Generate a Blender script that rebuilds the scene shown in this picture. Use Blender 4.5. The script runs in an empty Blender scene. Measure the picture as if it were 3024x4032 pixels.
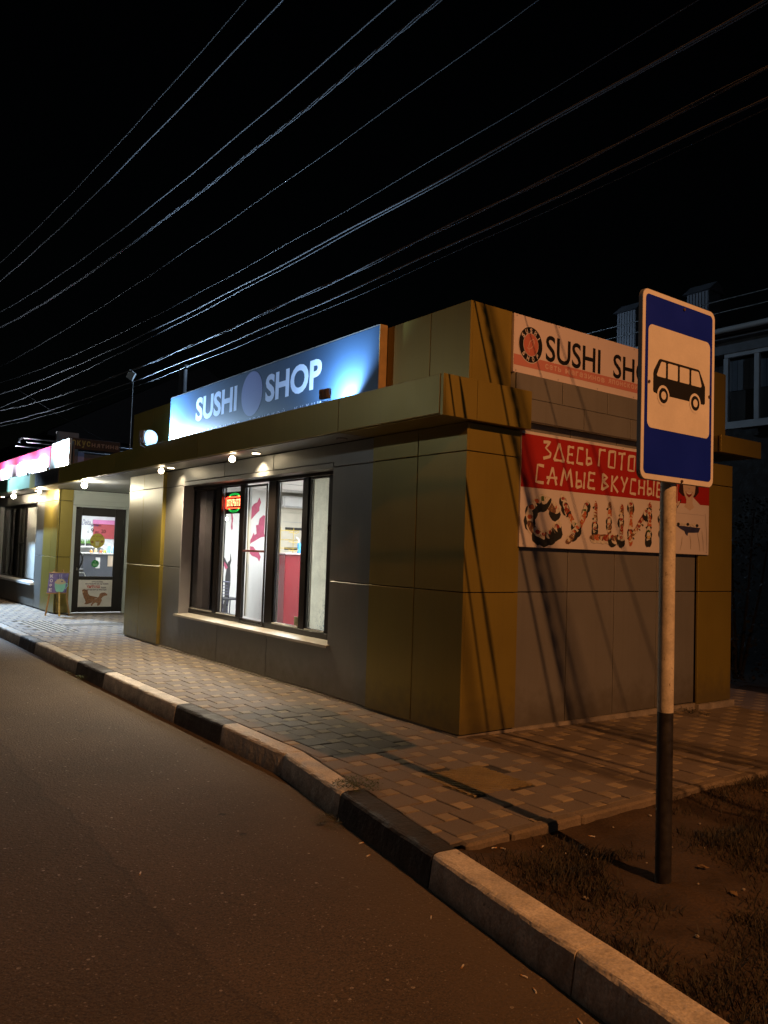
import bpy, bmesh, math, random
from mathutils import Vector, Matrix
random.seed(7)
R = math.radians
scene = bpy.context.scene
COL = scene.collection

# ------------------------------------------------------------------ camera
CAM = Vector((-4.7959, -5.2375, 1.60)); YAW, PITCH, ROLL = 0.931018, 0.051411, 0.033036
fw = Vector((math.cos(YAW)*math.cos(PITCH), math.sin(YAW)*math.cos(PITCH), math.sin(PITCH)))
rt = Vector((math.sin(YAW), -math.cos(YAW), 0)); up = rt.cross(fw)
r2 = rt*math.cos(ROLL)+up*math.sin(ROLL); u2 = -rt*math.sin(ROLL)+up*math.cos(ROLL)
cd = bpy.data.cameras.new('camera'); cam = bpy.data.objects.new('camera', cd); COL.objects.link(cam)
cam.matrix_world = Matrix(((r2.x, u2.x, -fw.x, CAM.x), (r2.y, u2.y, -fw.y, CAM.y), (r2.z, u2.z, -fw.z, CAM.z), (0, 0, 0, 1)))
cd.sensor_fit = 'VERTICAL'; cd.sensor_height = 36; cd.lens = 36*3138.3/4032
cd.clip_start = 0.05; cd.clip_end = 2000
scene.camera = cam

# ------------------------------------------------------------------ night sky, exposure
w = bpy.data.worlds.new('World'); scene.world = w; w.use_nodes = True
bg = w.node_tree.nodes['Background']
sky = w.node_tree.nodes.new('ShaderNodeTexSky'); sky.sky_type = 'NISHITA'; sky.sun_disc = False
sky.sun_elevation = R(6); sky.sun_rotation = R(200)
w.node_tree.links.new(sky.outputs[0], bg.inputs[0]); bg.inputs[1].default_value = 0.00022
scene.view_settings.view_transform = 'Standard'; scene.view_settings.look = 'None'
scene.view_settings.exposure = 0; scene.view_settings.gamma = 1
cy = scene.cycles
cy.use_denoising = True
cy.max_bounces = 6; cy.diffuse_bounces = 3; cy.glossy_bounces = 3; cy.transmission_bounces = 4; cy.transparent_max_bounces = 8
cy.sample_clamp_indirect = 4.0; cy.caustics_reflective = False; cy.caustics_refractive = False

# ------------------------------------------------------------------ lamps of the place
def lamp(name, kind, loc, power, col, radius=.05, aim=None, cone=120, blend=.6, size=None):
    d = bpy.data.lights.new(name, kind); d.energy = power; d.color = col
    if kind == 'AREA':
        d.shape = 'RECTANGLE'; d.size, d.size_y = size
    else:
        d.shadow_soft_size = radius
    if kind == 'SPOT':
        d.spot_size = R(cone); d.spot_blend = blend
    o = bpy.data.objects.new(name, d); COL.objects.link(o); o.location = loc
    if aim is not None:
        o.rotation_euler = (Vector(aim)-Vector(loc)).to_track_quat('-Z', 'Y').to_euler()
    return o
SODIUM = (1, .405, .13); COOL = (.47, .71, 1); WARM = (1, .80, .52); NEUT = (.93, .97, 1)
lamp('sodium_street_lamp', 'SPOT', (-1.65, -13, 9.5), 5600, SODIUM, .03, (-1.6, -1.2, 0), 64, .75)
lamp('led_street_lamp', 'POINT', (-9, 10.5, 5.6), 165, (.90, .97, .96), .12)
lamp('led_street_lamp', 'POINT', (5, -26, 4.6), 330, (.62, .78, 1), .15)
lamp('yard_lamp', 'POINT', (4.5, 13.5, 7.5), 620, (.5, .72, 1), .15)
lamp('banner_flood', 'SPOT', (-.262, 6.835, 3.22), 1250, COOL, .03, (.1, 5.7, 3.95), 150, .6)
lamp('banner_flood', 'SPOT', (-.312, 1.77, 3.205), 260, COOL, .02, (.05, 2.05, 3.85), 156, .6)
for yy, pw in ((12.9, 420), (14.7, 420), (16.6, 420), (18.6, 420)):
    lamp('left_sign_flood', 'SPOT', (-.335, yy, 3.24), pw, (.75, .86, 1), .05, (.05, yy, 3.6), 156, .5)
lamp('bracket_flood', 'SPOT', (-1.12, 17.0, 4.6), 4200, (.50, .73, 1), .06, (-.25, 13.9, 0), 66, .6)
for yy, pw in ((6.59, 165), (4.14, 190)):
    lamp('soffit_bulb_light', 'SPOT', (-.28, yy, 2.69), pw*1.1, WARM, .035, (-.85, yy-.25, 0), 146, .7)
lamp('soffit_bulb_light', 'POINT', (-.26, 10.55, 2.66), 210, (1, .93, .75), .04)
for yy, pw in ((14.0, 85), (16.6, 140)):
    lamp('soffit_bulb_light', 'POINT', (-.28, yy, 2.69), pw, WARM, .035)
for yy, pw in ((6.55, 34), (3.90, 80), (14.75, 30), (16.2, 50)):
    lamp('soffit_spot_light', 'SPOT', (-.085, yy, 2.775), pw, WARM, .03, (-.12, yy, 0), 125, .7)
lamp('room_light', 'AREA', (2.2, 5.2, 2.66), 380, NEUT, aim=(2.2, 5.2, 0), size=(2.0, 3.4))
lamp('snack_room_light', 'AREA', (1.6, 15.2, 2.66), 160, NEUT, aim=(1.6, 15.2, 0), size=(1.4, 2.2))

# ------------------------------------------------------------------ materials
def M(name, col, rough=.55, metal=0., var=.12, vs=4., bump=0., bs=60., spec=.5, emit=None, es=0., coat=0., island=0., fine=0.):
    m = bpy.data.materials.new(name); m.use_nodes = True
    nt = m.node_tree; N, L = nt.nodes, nt.links
    b = N['Principled BSDF']
    b.inputs['Roughness'].default_value = rough; b.inputs['Metallic'].default_value = metal
    b.inputs['Specular IOR Level'].default_value = spec; b.inputs['Coat Weight'].default_value = coat
    c4 = (*col, 1); b.inputs['Base Color'].default_value = c4
    tc = N.new('ShaderNodeTexCoord')
    val = None
    if var:
        nz = N.new('ShaderNodeTexNoise'); nz.inputs['Scale'].default_value = vs; nz.inputs['Detail'].default_value = 6
        L.new(tc.outputs['Object'], nz.inputs['Vector'])
        mr = N.new('ShaderNodeMapRange'); mr.inputs[1].default_value = .3; mr.inputs[2].default_value = .7
        mr.inputs[3].default_value = 1-var; mr.inputs[4].default_value = 1+var
        L.new(nz.outputs['Fac'], mr.inputs[0]); val = mr.outputs[0]
        rr = N.new('ShaderNodeMapRange'); rr.inputs[1].default_value = .3; rr.inputs[2].default_value = .7
        rr.inputs[3].default_value = max(.02, rough*(1-var)); rr.inputs[4].default_value = min(1, rough*(1+var))
        L.new(nz.outputs['Fac'], rr.inputs[0]); L.new(rr.outputs[0], b.inputs['Roughness'])
    if fine:
        n2 = N.new('ShaderNodeTexNoise'); n2.inputs['Scale'].default_value = 90; n2.inputs['Detail'].default_value = 4
        L.new(tc.outputs['Object'], n2.inputs['Vector'])
        m2 = N.new('ShaderNodeMapRange'); m2.inputs[1].default_value = .3; m2.inputs[2].default_value = .7
        m2.inputs[3].default_value = 1-fine; m2.inputs[4].default_value = 1+fine
        L.new(n2.outputs['Fac'], m2.inputs[0])
        if val: val = mathn(nt, 'MULTIPLY', val, m2.outputs[0])
        else: val = m2.outputs[0]
    if island:
        g = N.new('ShaderNodeNewGeometry')
        mi = N.new('ShaderNodeMapRange'); mi.inputs[3].default_value = 1-island; mi.inputs[4].default_value = 1+island
        L.new(g.outputs['Random Per Island'], mi.inputs[0])
        val = mathn(nt, 'MULTIPLY', val, mi.outputs[0]) if val else mi.outputs[0]
    if val:
        vm = N.new('ShaderNodeVectorMath'); vm.operation = 'SCALE'; vm.inputs[0].default_value = col
        L.new(val, vm.inputs['Scale']); L.new(vm.outputs[0], b.inputs['Base Color'])
    if bump:
        nb = N.new('ShaderNodeTexNoise'); nb.inputs['Scale'].default_value = bs; nb.inputs['Detail'].default_value = 5
        L.new(tc.outputs['Object'], nb.inputs['Vector'])
        bp = N.new('ShaderNodeBump'); bp.inputs['Strength'].default_value = bump; bp.inputs['Distance'].default_value = .01
        L.new(nb.outputs['Fac'], bp.inputs['Height']); L.new(bp.outputs[0], b.inputs['Normal'])
    if emit:
        b.inputs['Emission Color'].default_value = (*emit, 1); b.inputs['Emission Strength'].default_value = es
    return m
def mathn(nt, op, a, b):
    n = nt.nodes.new('ShaderNodeMath'); n.operation = op
    for i, v in enumerate((a, b)):
        if isinstance(v, (int, float)): n.inputs[i].default_value = v
        else: nt.links.new(v, n.inputs[i])
    return n.outputs[0]
def glassmat(name, tint=(.9, .93, .93), refl=1.0):
    m = bpy.data.materials.new(name); m.use_nodes = True; nt = m.node_tree; N, L = nt.nodes, nt.links
    N.remove(N['Principled BSDF']); out = N['Material Output']
    t = N.new('ShaderNodeBsdfTransparent'); t.inputs[0].default_value = (*tint, 1)
    g = N.new('ShaderNodeBsdfGlossy'); g.inputs['Roughness'].default_value = .02
    ge = N.new('ShaderNodeNewGeometry'); dp = N.new('ShaderNodeVectorMath'); dp.operation = 'DOT_PRODUCT'
    L.new(ge.outputs['Normal'], dp.inputs[0]); L.new(ge.outputs['Incoming'], dp.inputs[1])
    k = mathn(nt, 'POWER', mathn(nt, 'SUBTRACT', 1, mathn(nt, 'ABSOLUTE', dp.outputs['Value'], 0)), 5)
    fm = mathn(nt, 'MULTIPLY', mathn(nt, 'ADD', mathn(nt, 'MULTIPLY', k, .93), .07), refl)
    mx = N.new('ShaderNodeMixShader'); L.new(fm, mx.inputs[0]); L.new(t.outputs[0], mx.inputs[1]); L.new(g.outputs[0], mx.inputs[2])
    L.new(mx.outputs[0], out.inputs[0]); return m

gold = M('gold_composite', (.285, .222, .046), .38, .4, .05, 2, .12, 1.1, fine=.03)
grey = M('grey_composite', (.235, .235, .228), .38, .35, .05, 2, .12, 1.1, fine=.03)
def streaks(m, dirt=(.10, .085, .06)):
    nt = m.node_tree; N, L = nt.nodes, nt.links; b = N['Principled BSDF']; base = b.inputs['Base Color'].links[0].from_socket
    tc = [n for n in N if n.type == 'TEX_COORD'][0].outputs['Object']
    mp = N.new('ShaderNodeMapping'); mp.inputs['Scale'].default_value = (26, 26, .55); L.new(tc, mp.inputs[0])
    nz = N.new('ShaderNodeTexNoise'); nz.inputs['Scale'].default_value = 1; nz.inputs['Detail'].default_value = 5; L.new(mp.outputs[0], nz.inputs['Vector'])
    mr = N.new('ShaderNodeMapRange'); mr.inputs[1].default_value = .50; mr.inputs[2].default_value = .85; mr.inputs[4].default_value = .13; L.new(nz.outputs['Fac'], mr.inputs[0])
    n2 = N.new('ShaderNodeTexNoise'); n2.inputs['Scale'].default_value = 9; n2.inputs['Detail'].default_value = 8; L.new(tc, n2.inputs['Vector'])
    sx = N.new('ShaderNodeSeparateXYZ'); L.new(tc, sx.inputs[0])
    hz = mathn(nt, 'ADD', sx.outputs[2], mathn(nt, 'MULTIPLY', n2.outputs['Fac'], -.5))
    m2 = N.new('ShaderNodeMapRange'); m2.inputs[1].default_value = -.22; m2.inputs[2].default_value = .12; m2.inputs[3].default_value = .55; m2.inputs[4].default_value = 0; L.new(hz, m2.inputs[0])
    mx = N.new('ShaderNodeMix'); mx.data_type = 'RGBA'; L.new(mathn(nt, 'MAXIMUM', mr.outputs[0], m2.outputs[0]), mx.inputs[0]); L.new(base, mx.inputs[6]); mx.inputs[7].default_value = (*dirt, 1)
    L.new(mx.outputs[2], b.inputs['Base Color'])
streaks(gold); streaks(grey)
pale = M('pale_panel', (.48, .52, .48), .5, 0, .05, 2)
joint = M('joint_black', (.015, .014, .013), .8)
white_pl = M('white_plastic', (.72, .72, .70), .35, 0, .06, 3)
plinthm = M('plinth_concrete', (.26, .23, .19), .9, 0, .3, 6, .5, 40, fine=.15)
brown_pvc = M('dark_brown_pvc', (.013, .010, .009), .30, 0, .1, 4, coat=.1)
sillm = M('sill_metal', (.55, .51, .44), .38, .2, .12, 5)
roofm = M('roof_felt', (.03, .03, .03), .9)
intw = M('interior_white', (.78, .77, .74), .6, 0, .03, 2)
intfloor = M('interior_floor', (.35, .33, .30), .5, 0, .1, 3)
glass = glassmat('window_glass'); glass2 = glassmat('door_glass', (.93, .95, .95), .8)
inkblack = M('ink_black', (.012, .012, .012), .5, 0, 0)
chrome = M('chrome_metal', (.6, .6, .62), .22, 1, .05, 6)
steel = M('galvanised_steel', (.42, .43, .44), .4, .8, .15, 6)
blackp = M('black_plastic', (.02, .02, .02), .45)

def asphalt():
    m = M('asphalt_road', (.086, .061, .039), .78, 0, .20, .8, .9, 55, fine=.25)
    nt = m.node_tree; N, L = nt.nodes, nt.links; b = N['Principled BSDF']
    base = b.inputs['Base Color'].links[0].from_socket
    tc = [n for n in N if n.type == 'TEX_COORD'][0].outputs['Object']
    def mix(a, col, fac):
        mx = N.new('ShaderNodeMix'); mx.data_type = 'RGBA'
        L.new(fac, mx.inputs[0]); L.new(a, mx.inputs[6])
        if isinstance(col, tuple): mx.inputs[7].default_value = (*col, 1)
        else: L.new(col, mx.inputs[7])
        return mx.outputs[2]
    def ramp(sock, lo, hi):
        mr = N.new('ShaderNodeMapRange'); mr.inputs[1].default_value = lo; mr.inputs[2].default_value = hi; L.new(sock, mr.inputs[0]); return mr.outputs[0]
    # pale aggregate stones set in the surface
    for sc, cut, colr in ((60, .93, (.20, .17, .135)), (110, .86, (.15, .13, .105)), (38, .984, (.30, .26, .21))):
        v = N.new('ShaderNodeTexVoronoi'); v.inputs['Scale'].default_value = sc; L.new(tc, v.inputs['Vector'])
        pick = mathn(nt, 'GREATER_THAN', N_sep(nt, v.outputs['Color']), cut)
        near = mathn(nt, 'LESS_THAN', v.outputs['Distance'], .33)
        base = mix(base, colr, mathn(nt, 'MULTIPLY', pick, near))
    v = N.new('ShaderNodeTexVoronoi'); v.inputs['Scale'].default_value = 150; L.new(tc, v.inputs['Vector'])
    base = mix(base, (.030, .025, .020), mathn(nt, 'MULTIPLY', mathn(nt, 'LESS_THAN', N_sep(nt, v.outputs['Color']), .25), .6))
    # seam between two strips of asphalt, near x = -3.2, wandering
    sx = N.new('ShaderNodeSeparateXYZ'); L.new(tc, sx.inputs[0])
    nz = N.new('ShaderNodeTexNoise'); nz.inputs['Scale'].default_value = 2.2; nz.inputs['Detail'].default_value = 8; L.new(tc, nz.inputs['Vector'])
    wob = mathn(nt, 'MULTIPLY', mathn(nt, 'SUBTRACT', nz.outputs['Fac'], .5), .30)
    d = mathn(nt, 'ADD', mathn(nt, 'ADD', sx.outputs[0], 3.215), wob)
    seam = mathn(nt, 'LESS_THAN', mathn(nt, 'ABSOLUTE', d, 0), .011)
    base = mix(base, (.022, .016, .012), mathn(nt, 'MULTIPLY', seam, .28))
    side = ramp(d, -.02, .05)
    dk = N.new('ShaderNodeVectorMath'); dk.operation = 'SCALE'; L.new(base, dk.inputs[0]); dk.inputs['Scale'].default_value = .84
    base = mix(dk.outputs[0], base, side)
    # dust and rusty dirt collected along the kerb foot
    nk = N.new('ShaderNodeTexNoise'); nk.inputs['Scale'].default_value = 3.5; nk.inputs['Detail'].default_value = 6; L.new(tc, nk.inputs['Vector'])
    ed = mathn(nt, 'ADD', sx.outputs[0], mathn(nt, 'MULTIPLY', nk.outputs['Fac'], .5))
    ed = mathn(nt, 'SUBTRACT', ed, mathn(nt, 'MULTIPLY', mathn(nt, 'MINIMUM', mathn(nt, 'ADD', sx.outputs[1], -.3), 0), .165))
    dust = ramp(ed, -1.95, -1.45)
    base = mix(base, (.115, .085, .055), mathn(nt, 'MULTIPLY', dust, .55))
    # oil spots
    v = N.new('ShaderNodeTexVoronoi'); v.inputs['Scale'].default_value = 2.6; L.new(tc, v.inputs['Vector'])
    nn = N.new('ShaderNodeTexNoise'); nn.inputs['Scale'].default_value = 30; L.new(tc, nn.inputs['Vector'])
    dd = mathn(nt, 'ADD', v.outputs['Distance'], mathn(nt, 'MULTIPLY', nn.outputs['Fac'], .06))
    spot = mathn(nt, 'MULTIPLY', mathn(nt, 'LESS_THAN', dd, .098), mathn(nt, 'GREATER_THAN', N_sep(nt, v.outputs['Color']), .35))
    base = mix(base, (.018, .014, .012), mathn(nt, 'MULTIPLY', spot, .75))
    L.new(base, b.inputs['Base Color'])
    for l in list(b.inputs['Roughness'].links): L.remove(l)
    b.inputs['Roughness'].default_value = .86; b.inputs['Specular IOR Level'].default_value = .35
    return m
def N_sep(nt, sock):
    s = nt.nodes.new('ShaderNodeSeparateColor'); nt.links.new(sock, s.inputs[0]); return s.outputs[0]

# ------------------------------------------------------------------ mesh building
class MB:
    def __init__(s): s.v = []; s.f = []; s.mi = []; s.mats = []; s.sm = []
    def mat(s, m):
        if m not in s.mats: s.mats.append(m)
        return s.mats.index(m)
    def add(s, vs, fs, m, smooth=False):
        o = len(s.v); s.v += [tuple(v) for v in vs]; k = s.mat(m)
        for f in fs: s.f.append(tuple(i+o for i in f)); s.mi.append(k); s.sm.append(smooth)
        return s
    def box(s, x0, y0, z0, x1, y1, z1, m, c=0.):
        if x1 < x0: x0, x1 = x1, x0
        if y1 < y0: y0, y1 = y1, y0
        if z1 < z0: z0, z1 = z1, z0
        c = min(c, (x1-x0)*.45, (y1-y0)*.45, (z1-z0)*.45)
        if c <= 0:
            vs = [(x, y, z) for x in (x0, x1) for y in (y0, y1) for z in (z0, z1)]
            return s.add(vs, [(0, 1, 3, 2), (4, 6, 7, 5), (0, 4, 5, 1), (2, 3, 7, 6), (0, 2, 6, 4), (1, 5, 7, 3)], m)
        bm = bmesh.new()
        for x, sx in ((x0, 1), (x1, -1)):
            for y, sy in ((y0, 1), (y1, -1)):
                for z, sz in ((z0, 1), (z1, -1)):
                    bm.verts.new((x, y+sy*c, z+sz*c)); bm.verts.new((x+sx*c, y, z+sz*c)); bm.verts.new((x+sx*c, y+sy*c, z))
        r = bmesh.ops.convex_hull(bm, input=bm.verts[:])
        bmesh.ops.dissolve_limit(bm, angle_limit=.001, verts=bm.verts[:], edges=bm.edges[:])
        bm.verts.index_update()
        s.add([v.co.copy() for v in bm.verts], [[v.index for v in f.verts] for f in bm.faces], m); bm.free(); return s
    def prism(s, pts, d, m):      # pts: 3D polygon, extruded by vector d
        n = len(pts); d = Vector(d); P = [Vector(p) for p in pts]
        return s.add(P+[p+d for p in P], [tuple(range(n))[::-1], tuple(range(n, 2*n))]+[(i, (i+1) % n, n+(i+1) % n, n+i) for i in range(n)], m)
    def tube(s, pts, r, m, n=8, cap=True, smooth=True):
        P = [Vector(p) for p in pts]; rs = r if isinstance(r, (list, tuple)) else [r]*len(P)
        vs = []; fs = []; ref = None
        for i, p in enumerate(P):
            t = (P[min(i+1, len(P)-1)]-P[max(i-1, 0)]).normalized()
            if ref is None: ref = t.orthogonal().normalized()
            ref = (ref-t*ref.dot(t)).normalized(); b = t.cross(ref)
            for k in range(n):
                a = 2*math.pi*k/n; vs.append(p+(ref*math.cos(a)+b*math.sin(a))*rs[i])
        for i in range(len(P)-1):
            for k in range(n): fs.append((i*n+k, i*n+(k+1) % n, (i+1)*n+(k+1) % n, (i+1)*n+k))
        s.add(vs, fs, m, smooth)
        if cap:
            s.add(vs[:n], [tuple(range(n))[::-1]], m); s.add(vs[-n:], [tuple(range(n))], m)
        return s
    def ball(s, c, r, m, sx=1, sy=1, sz=1, n=12):
        c = Vector(c); vs = []; fs = []; h = n//2
        for i in range(h+1):
            t = math.pi*i/h
            for k in range(n):
                a = 2*math.pi*k/n; vs.append(c+Vector((sx*r*math.sin(t)*math.cos(a), sy*r*math.sin(t)*math.sin(a), sz*r*math.cos(t))))
        for i in range(h):
            for k in range(n): fs.append((i*n+k, (i+1)*n+k, (i+1)*n+(k+1) % n, i*n+(k+1) % n))
        return s.add(vs, fs, m, True)
    def build(s, name, parent=None, loc=None, smooth=None):
        me = bpy.data.meshes.new(name); o = Vector(loc) if loc is not None else (Vector(parent['_o']) if parent and '_o' in parent else Vector((0, 0, 0)))
        me.from_pydata([Vector(v)-o for v in s.v], [], s.f)
        for m in s.mats: me.materials.append(m)
        me.polygons.foreach_set('material_index', s.mi); me.polygons.foreach_set('use_smooth', s.sm)
        me.update()
        ob = bpy.data.objects.new(name, me); COL.objects.link(ob)
        if parent:
            ob.parent = parent; ob.location = (0, 0, 0); ob['_o'] = tuple(o)
        else:
            ob.location = o; ob['_o'] = tuple(o)
        return ob
def tag(o, label, cat, group=None, kind=None):
    o['label'] = label; o['category'] = cat
    if group: o['group'] = group
    if kind: o['kind'] = kind
    return o
def struct(o): o['kind'] = 'structure'; return o
def thing(name, label, cat, loc, group=None):
    o = bpy.data.objects.new(name, None); COL.objects.link(o); o.location = loc; o['_o'] = tuple(loc); o.empty_display_size = .1
    return tag(o, label, cat, group)

# flat prints: planes with U to the viewer's right and V up, W towards the viewer
class FX:                                      # surface facing -X (street front), viewer's right is -Y
    def __init__(s, x, y, z): s.o = (x, y, z)
    def __call__(s, u, v, w=0): return (s.o[0]-w, s.o[1]-u, s.o[2]+v)
class FY:                                      # surface facing -Y (side front), viewer's right is +X
    def __init__(s, x, y, z): s.o = (x, y, z)
    def __call__(s, u, v, w=0): return (s.o[0]+u, s.o[1]-w, s.o[2]+v)
def poly(mb, P, pts, w, m):
    a = sum(pts[i][0]*pts[(i+1) % len(pts)][1]-pts[(i+1) % len(pts)][0]*pts[i][1] for i in range(len(pts)))
    if a < 0: pts = pts[::-1]
    bm = bmesh.new(); vs = [bm.verts.new((u, v, 0)) for u, v in pts]; f = bm.faces.new(vs)
    bmesh.ops.triangulate(bm, faces=[f]); bm.verts.index_update()
    vs, fs = [], []
    for q, f in enumerate(bm.faces):
        fs.append(tuple(range(len(vs), len(vs)+len(f.verts)))); vs += [P(v.co.x, v.co.y, w+q*1.2e-5) for v in f.verts]
    mb.add(vs, fs, m); bm.free()
def ell(cx, cy, rx, ry, n=28, a0=0, rot=0):
    c, s_ = math.cos(rot), math.sin(rot); out = []
    for i in range(n):
        a = a0+2*math.pi*i/n; x, y = rx*math.cos(a), ry*math.sin(a); out.append((cx+x*c-y*s_, cy+x*s_+y*c))
    return out
def rrect(x0, y0, x1, y1, r, n=6):
    out = []
    for cx, cy, a in ((x1-r, y1-r, 0), (x0+r, y1-r, 90), (x0+r, y0+r, 180), (x1-r, y0+r, 270)):
        for i in range(n+1):
            t = R(a+90*i/n); out.append((cx+r*math.cos(t), cy+r*math.sin(t)))
    return out
def stroke(mb, P, pts, wd, w, m, closed=False):
    ws = wd if isinstance(wd, (list, tuple)) else [wd]*len(pts); n = len(pts)
    L = []; Rr = []
    for i, p in enumerate(pts):
        a = pts[max(i-1, 0)]; b = pts[min(i+1, n-1)]; dx, dy = b[0]-a[0], b[1]-a[1]; l = math.hypot(dx, dy) or 1
        nx, ny = -dy/l*ws[i]/2, dx/l*ws[i]/2; L.append((p[0]+nx, p[1]+ny)); Rr.append((p[0]-nx, p[1]-ny))
    for i in range(n-1):
        q = [L[i], Rr[i], Rr[i+1], L[i+1]]
        _sk[0] = (_sk[0]+1) % 40; mb.add([P(u, v, w+_sk[0]*1.5e-5) for u, v in q], [(0, 1, 2, 3)], m)
_tc = {}; _sk = [0]
def text_geo(s, bold=0., shear=0., spacing=1.):
    k = (s, bold, shear, spacing)
    if k in _tc: return _tc[k]
    cu = bpy.data.curves.new('t', 'FONT'); cu.body = s; cu.size = 1; cu.offset = bold; cu.shear = shear; cu.space_character = spacing
    cu.resolution_u = 4; cu.fill_mode = 'FRONT'; cu.dimensions = '2D'
    ob = bpy.data.objects.new('t', cu); COL.objects.link(ob); bpy.context.view_layer.update()
    me = bpy.data.meshes.new_from_object(ob.evaluated_get(bpy.context.evaluated_depsgraph_get()))
    vs = [(v.co.x, v.co.y) for v in me.vertices]; fs = [tuple(p.vertices) for p in me.polygons]
    bpy.data.objects.remove(ob); bpy.data.curves.remove(cu); bpy.data.meshes.remove(me)
    _tc[k] = (vs, fs); return vs, fs
def text(mb, P, s, x0, y0, x1, y1, w, m, bold=0., shear=0., spacing=1., mirror=False, fn=None):
    vs, fs = text_geo(s, bold, shear, spacing)
    if not vs: return
    ax, bx = min(v[0] for v in vs), max(v[0] for v in vs); ay, by = min(v[1] for v in vs), max(v[1] for v in vs)
    out = []
    for x, y in vs:
        u = (x-ax)/(bx-ax); v = (y-ay)/(by-ay or 1)
        if mirror: u = 1-u
        p = (x0+u*(x1-x0), y0+v*(y1-y0))
        if fn: p = fn(*p)
        out.append(p)
    V, F = [], []
    for q, f in enumerate(fs):
        F.append(tuple(range(len(V), len(V)+len(f)))); V += [P(out[i][0], out[i][1], w+(q % 23)*1.3e-5) for i in f]
    mb.add(V, F, m)

LOW = {'м': ('M', 0), 'н': ('H', 0), 'я': ('R', 1), 'ь': ('b', 0), 'и': ('N', 1), 'й': ('N', 1)}
def lower_word(mb, P, word, x0, y0, x1, y1, w, m, bold=.015, gap=.16):
    # lower-case word letter by letter, every letter filling its own cell at x-height
    wid = {'м': .72, 'г': .42, 'т': .50, 'К': .62, 'у': .52, 'о': .56}
    tot = sum(wid.get(c, .52) for c in word)+gap*(len(word)-1); k = (x1-x0)/tot; u = x0; H = y1-y0
    for c in word:
        g, mir = LOW.get(c, (c, 0)); a = wid.get(c, .52)*k
        lo, hi = (y0-.32*H if c == 'у' else y0), (y0+H*1.38 if c == 'К' else y1)
        text(mb, P, g, u, lo, u+a, hi, w, m, bold, 0, 1., bool(mir))
        if c == 'й': poly(mb, P, [(u+a*.25, y0+H*1.28), (u+a*.5, y0+H*1.14), (u+a*.75, y0+H*1.28), (u+a*.62, y0+H*1.30), (u+a*.5, y0+H*1.24), (u+a*.38, y0+H*1.30)], w, m)
        u += a+gap*k

# ================================================================== GROUND
mb = MB(); mb.add([(-300, -300, -.30), (300, -300, -.30), (300, 300, -.30), (-300, 300, -.30)], [(0, 1, 2, 3)], M('far_earth', (.04, .033, .025), .95, 0, .3, 1)); struct(mb.build('ground'))
mb = MB()
ax = [-60, -30, -14, -8, -5, -3.4, -2.6, -2.2, -1.9, -1.5]; ay = [-40, -20, -10, -6, -4, -2, 0, 2, 4, 6, 9, 12, 16, 22, 30, 45, 80]
vs = [(x, y, -.18-(.012 if -3.0 > x > -3.6 else 0)) for x in ax for y in ay]
fs = [(i*len(ay)+j, (i+1)*len(ay)+j, (i+1)*len(ay)+j+1, i*len(ay)+j+1) for i in range(len(ax)-1) for j in range(len(ay)-1)]
mb.add(vs, fs, asphalt()); struct(mb.build('road'))

# paving: large square slabs and small pale square setts, laid pinwheel fashion
slab_m = M('paver_brown', (.165, .138, .116), .72, 0, .10, 2.2, .5, 130, island=.07, fine=.14)
sett_m = M('paver_sand', (.285, .23, .155), .7, 0, .10, 2.2, .5, 130, island=.13, fine=.12)
tact_m = M('tactile_yellow', (.225, .168, .075), .75, 0, .2, 5, .5, 120, fine=.18)
tact_d = M('tactile_grooves', (.045, .032, .018), .9, 0, .2, 5)
sand_m = M('joint_sand', (.045, .037, .028), .95, 0, .3, 8)
def gz(x, y): return -.021*max(0, min(x, 6)) if y < 0.5 or x > 4.3 else 0
def clip(pl, a, b, c):       # keep a*x+b*y >= c
    out = []
    for i in range(len(pl)):
        p, q = pl[i], pl[(i+1) % len(pl)]; dp, dq = a*p[0]+b*p[1]-c, a*q[0]+b*q[1]-c
        if dp >= 0: out.append(p)
        if dp*dq < 0:
            t = dp/(dp-dq); out.append((p[0]+t*(q[0]-p[0]), p[1]+t*(q[1]-p[1])))
    return out
KIN = [(30, -1.395), (.30, -1.395), (-.77, -1.575), (-1.93, -1.765)]
def kin(y):
    for (ya, xa), (yb, xb) in zip(KIN, KIN[1:]):
        if y >= yb: return xa+(xb-xa)*(y-ya)/(yb-ya)
    return KIN[-1][1]
TACT = [(-1.04, -1.30, -.46, -.72), (-1.06, 9.6, -.52, 11.9)]
pav = MB(); Lq, sq = .2325, .1155
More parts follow.
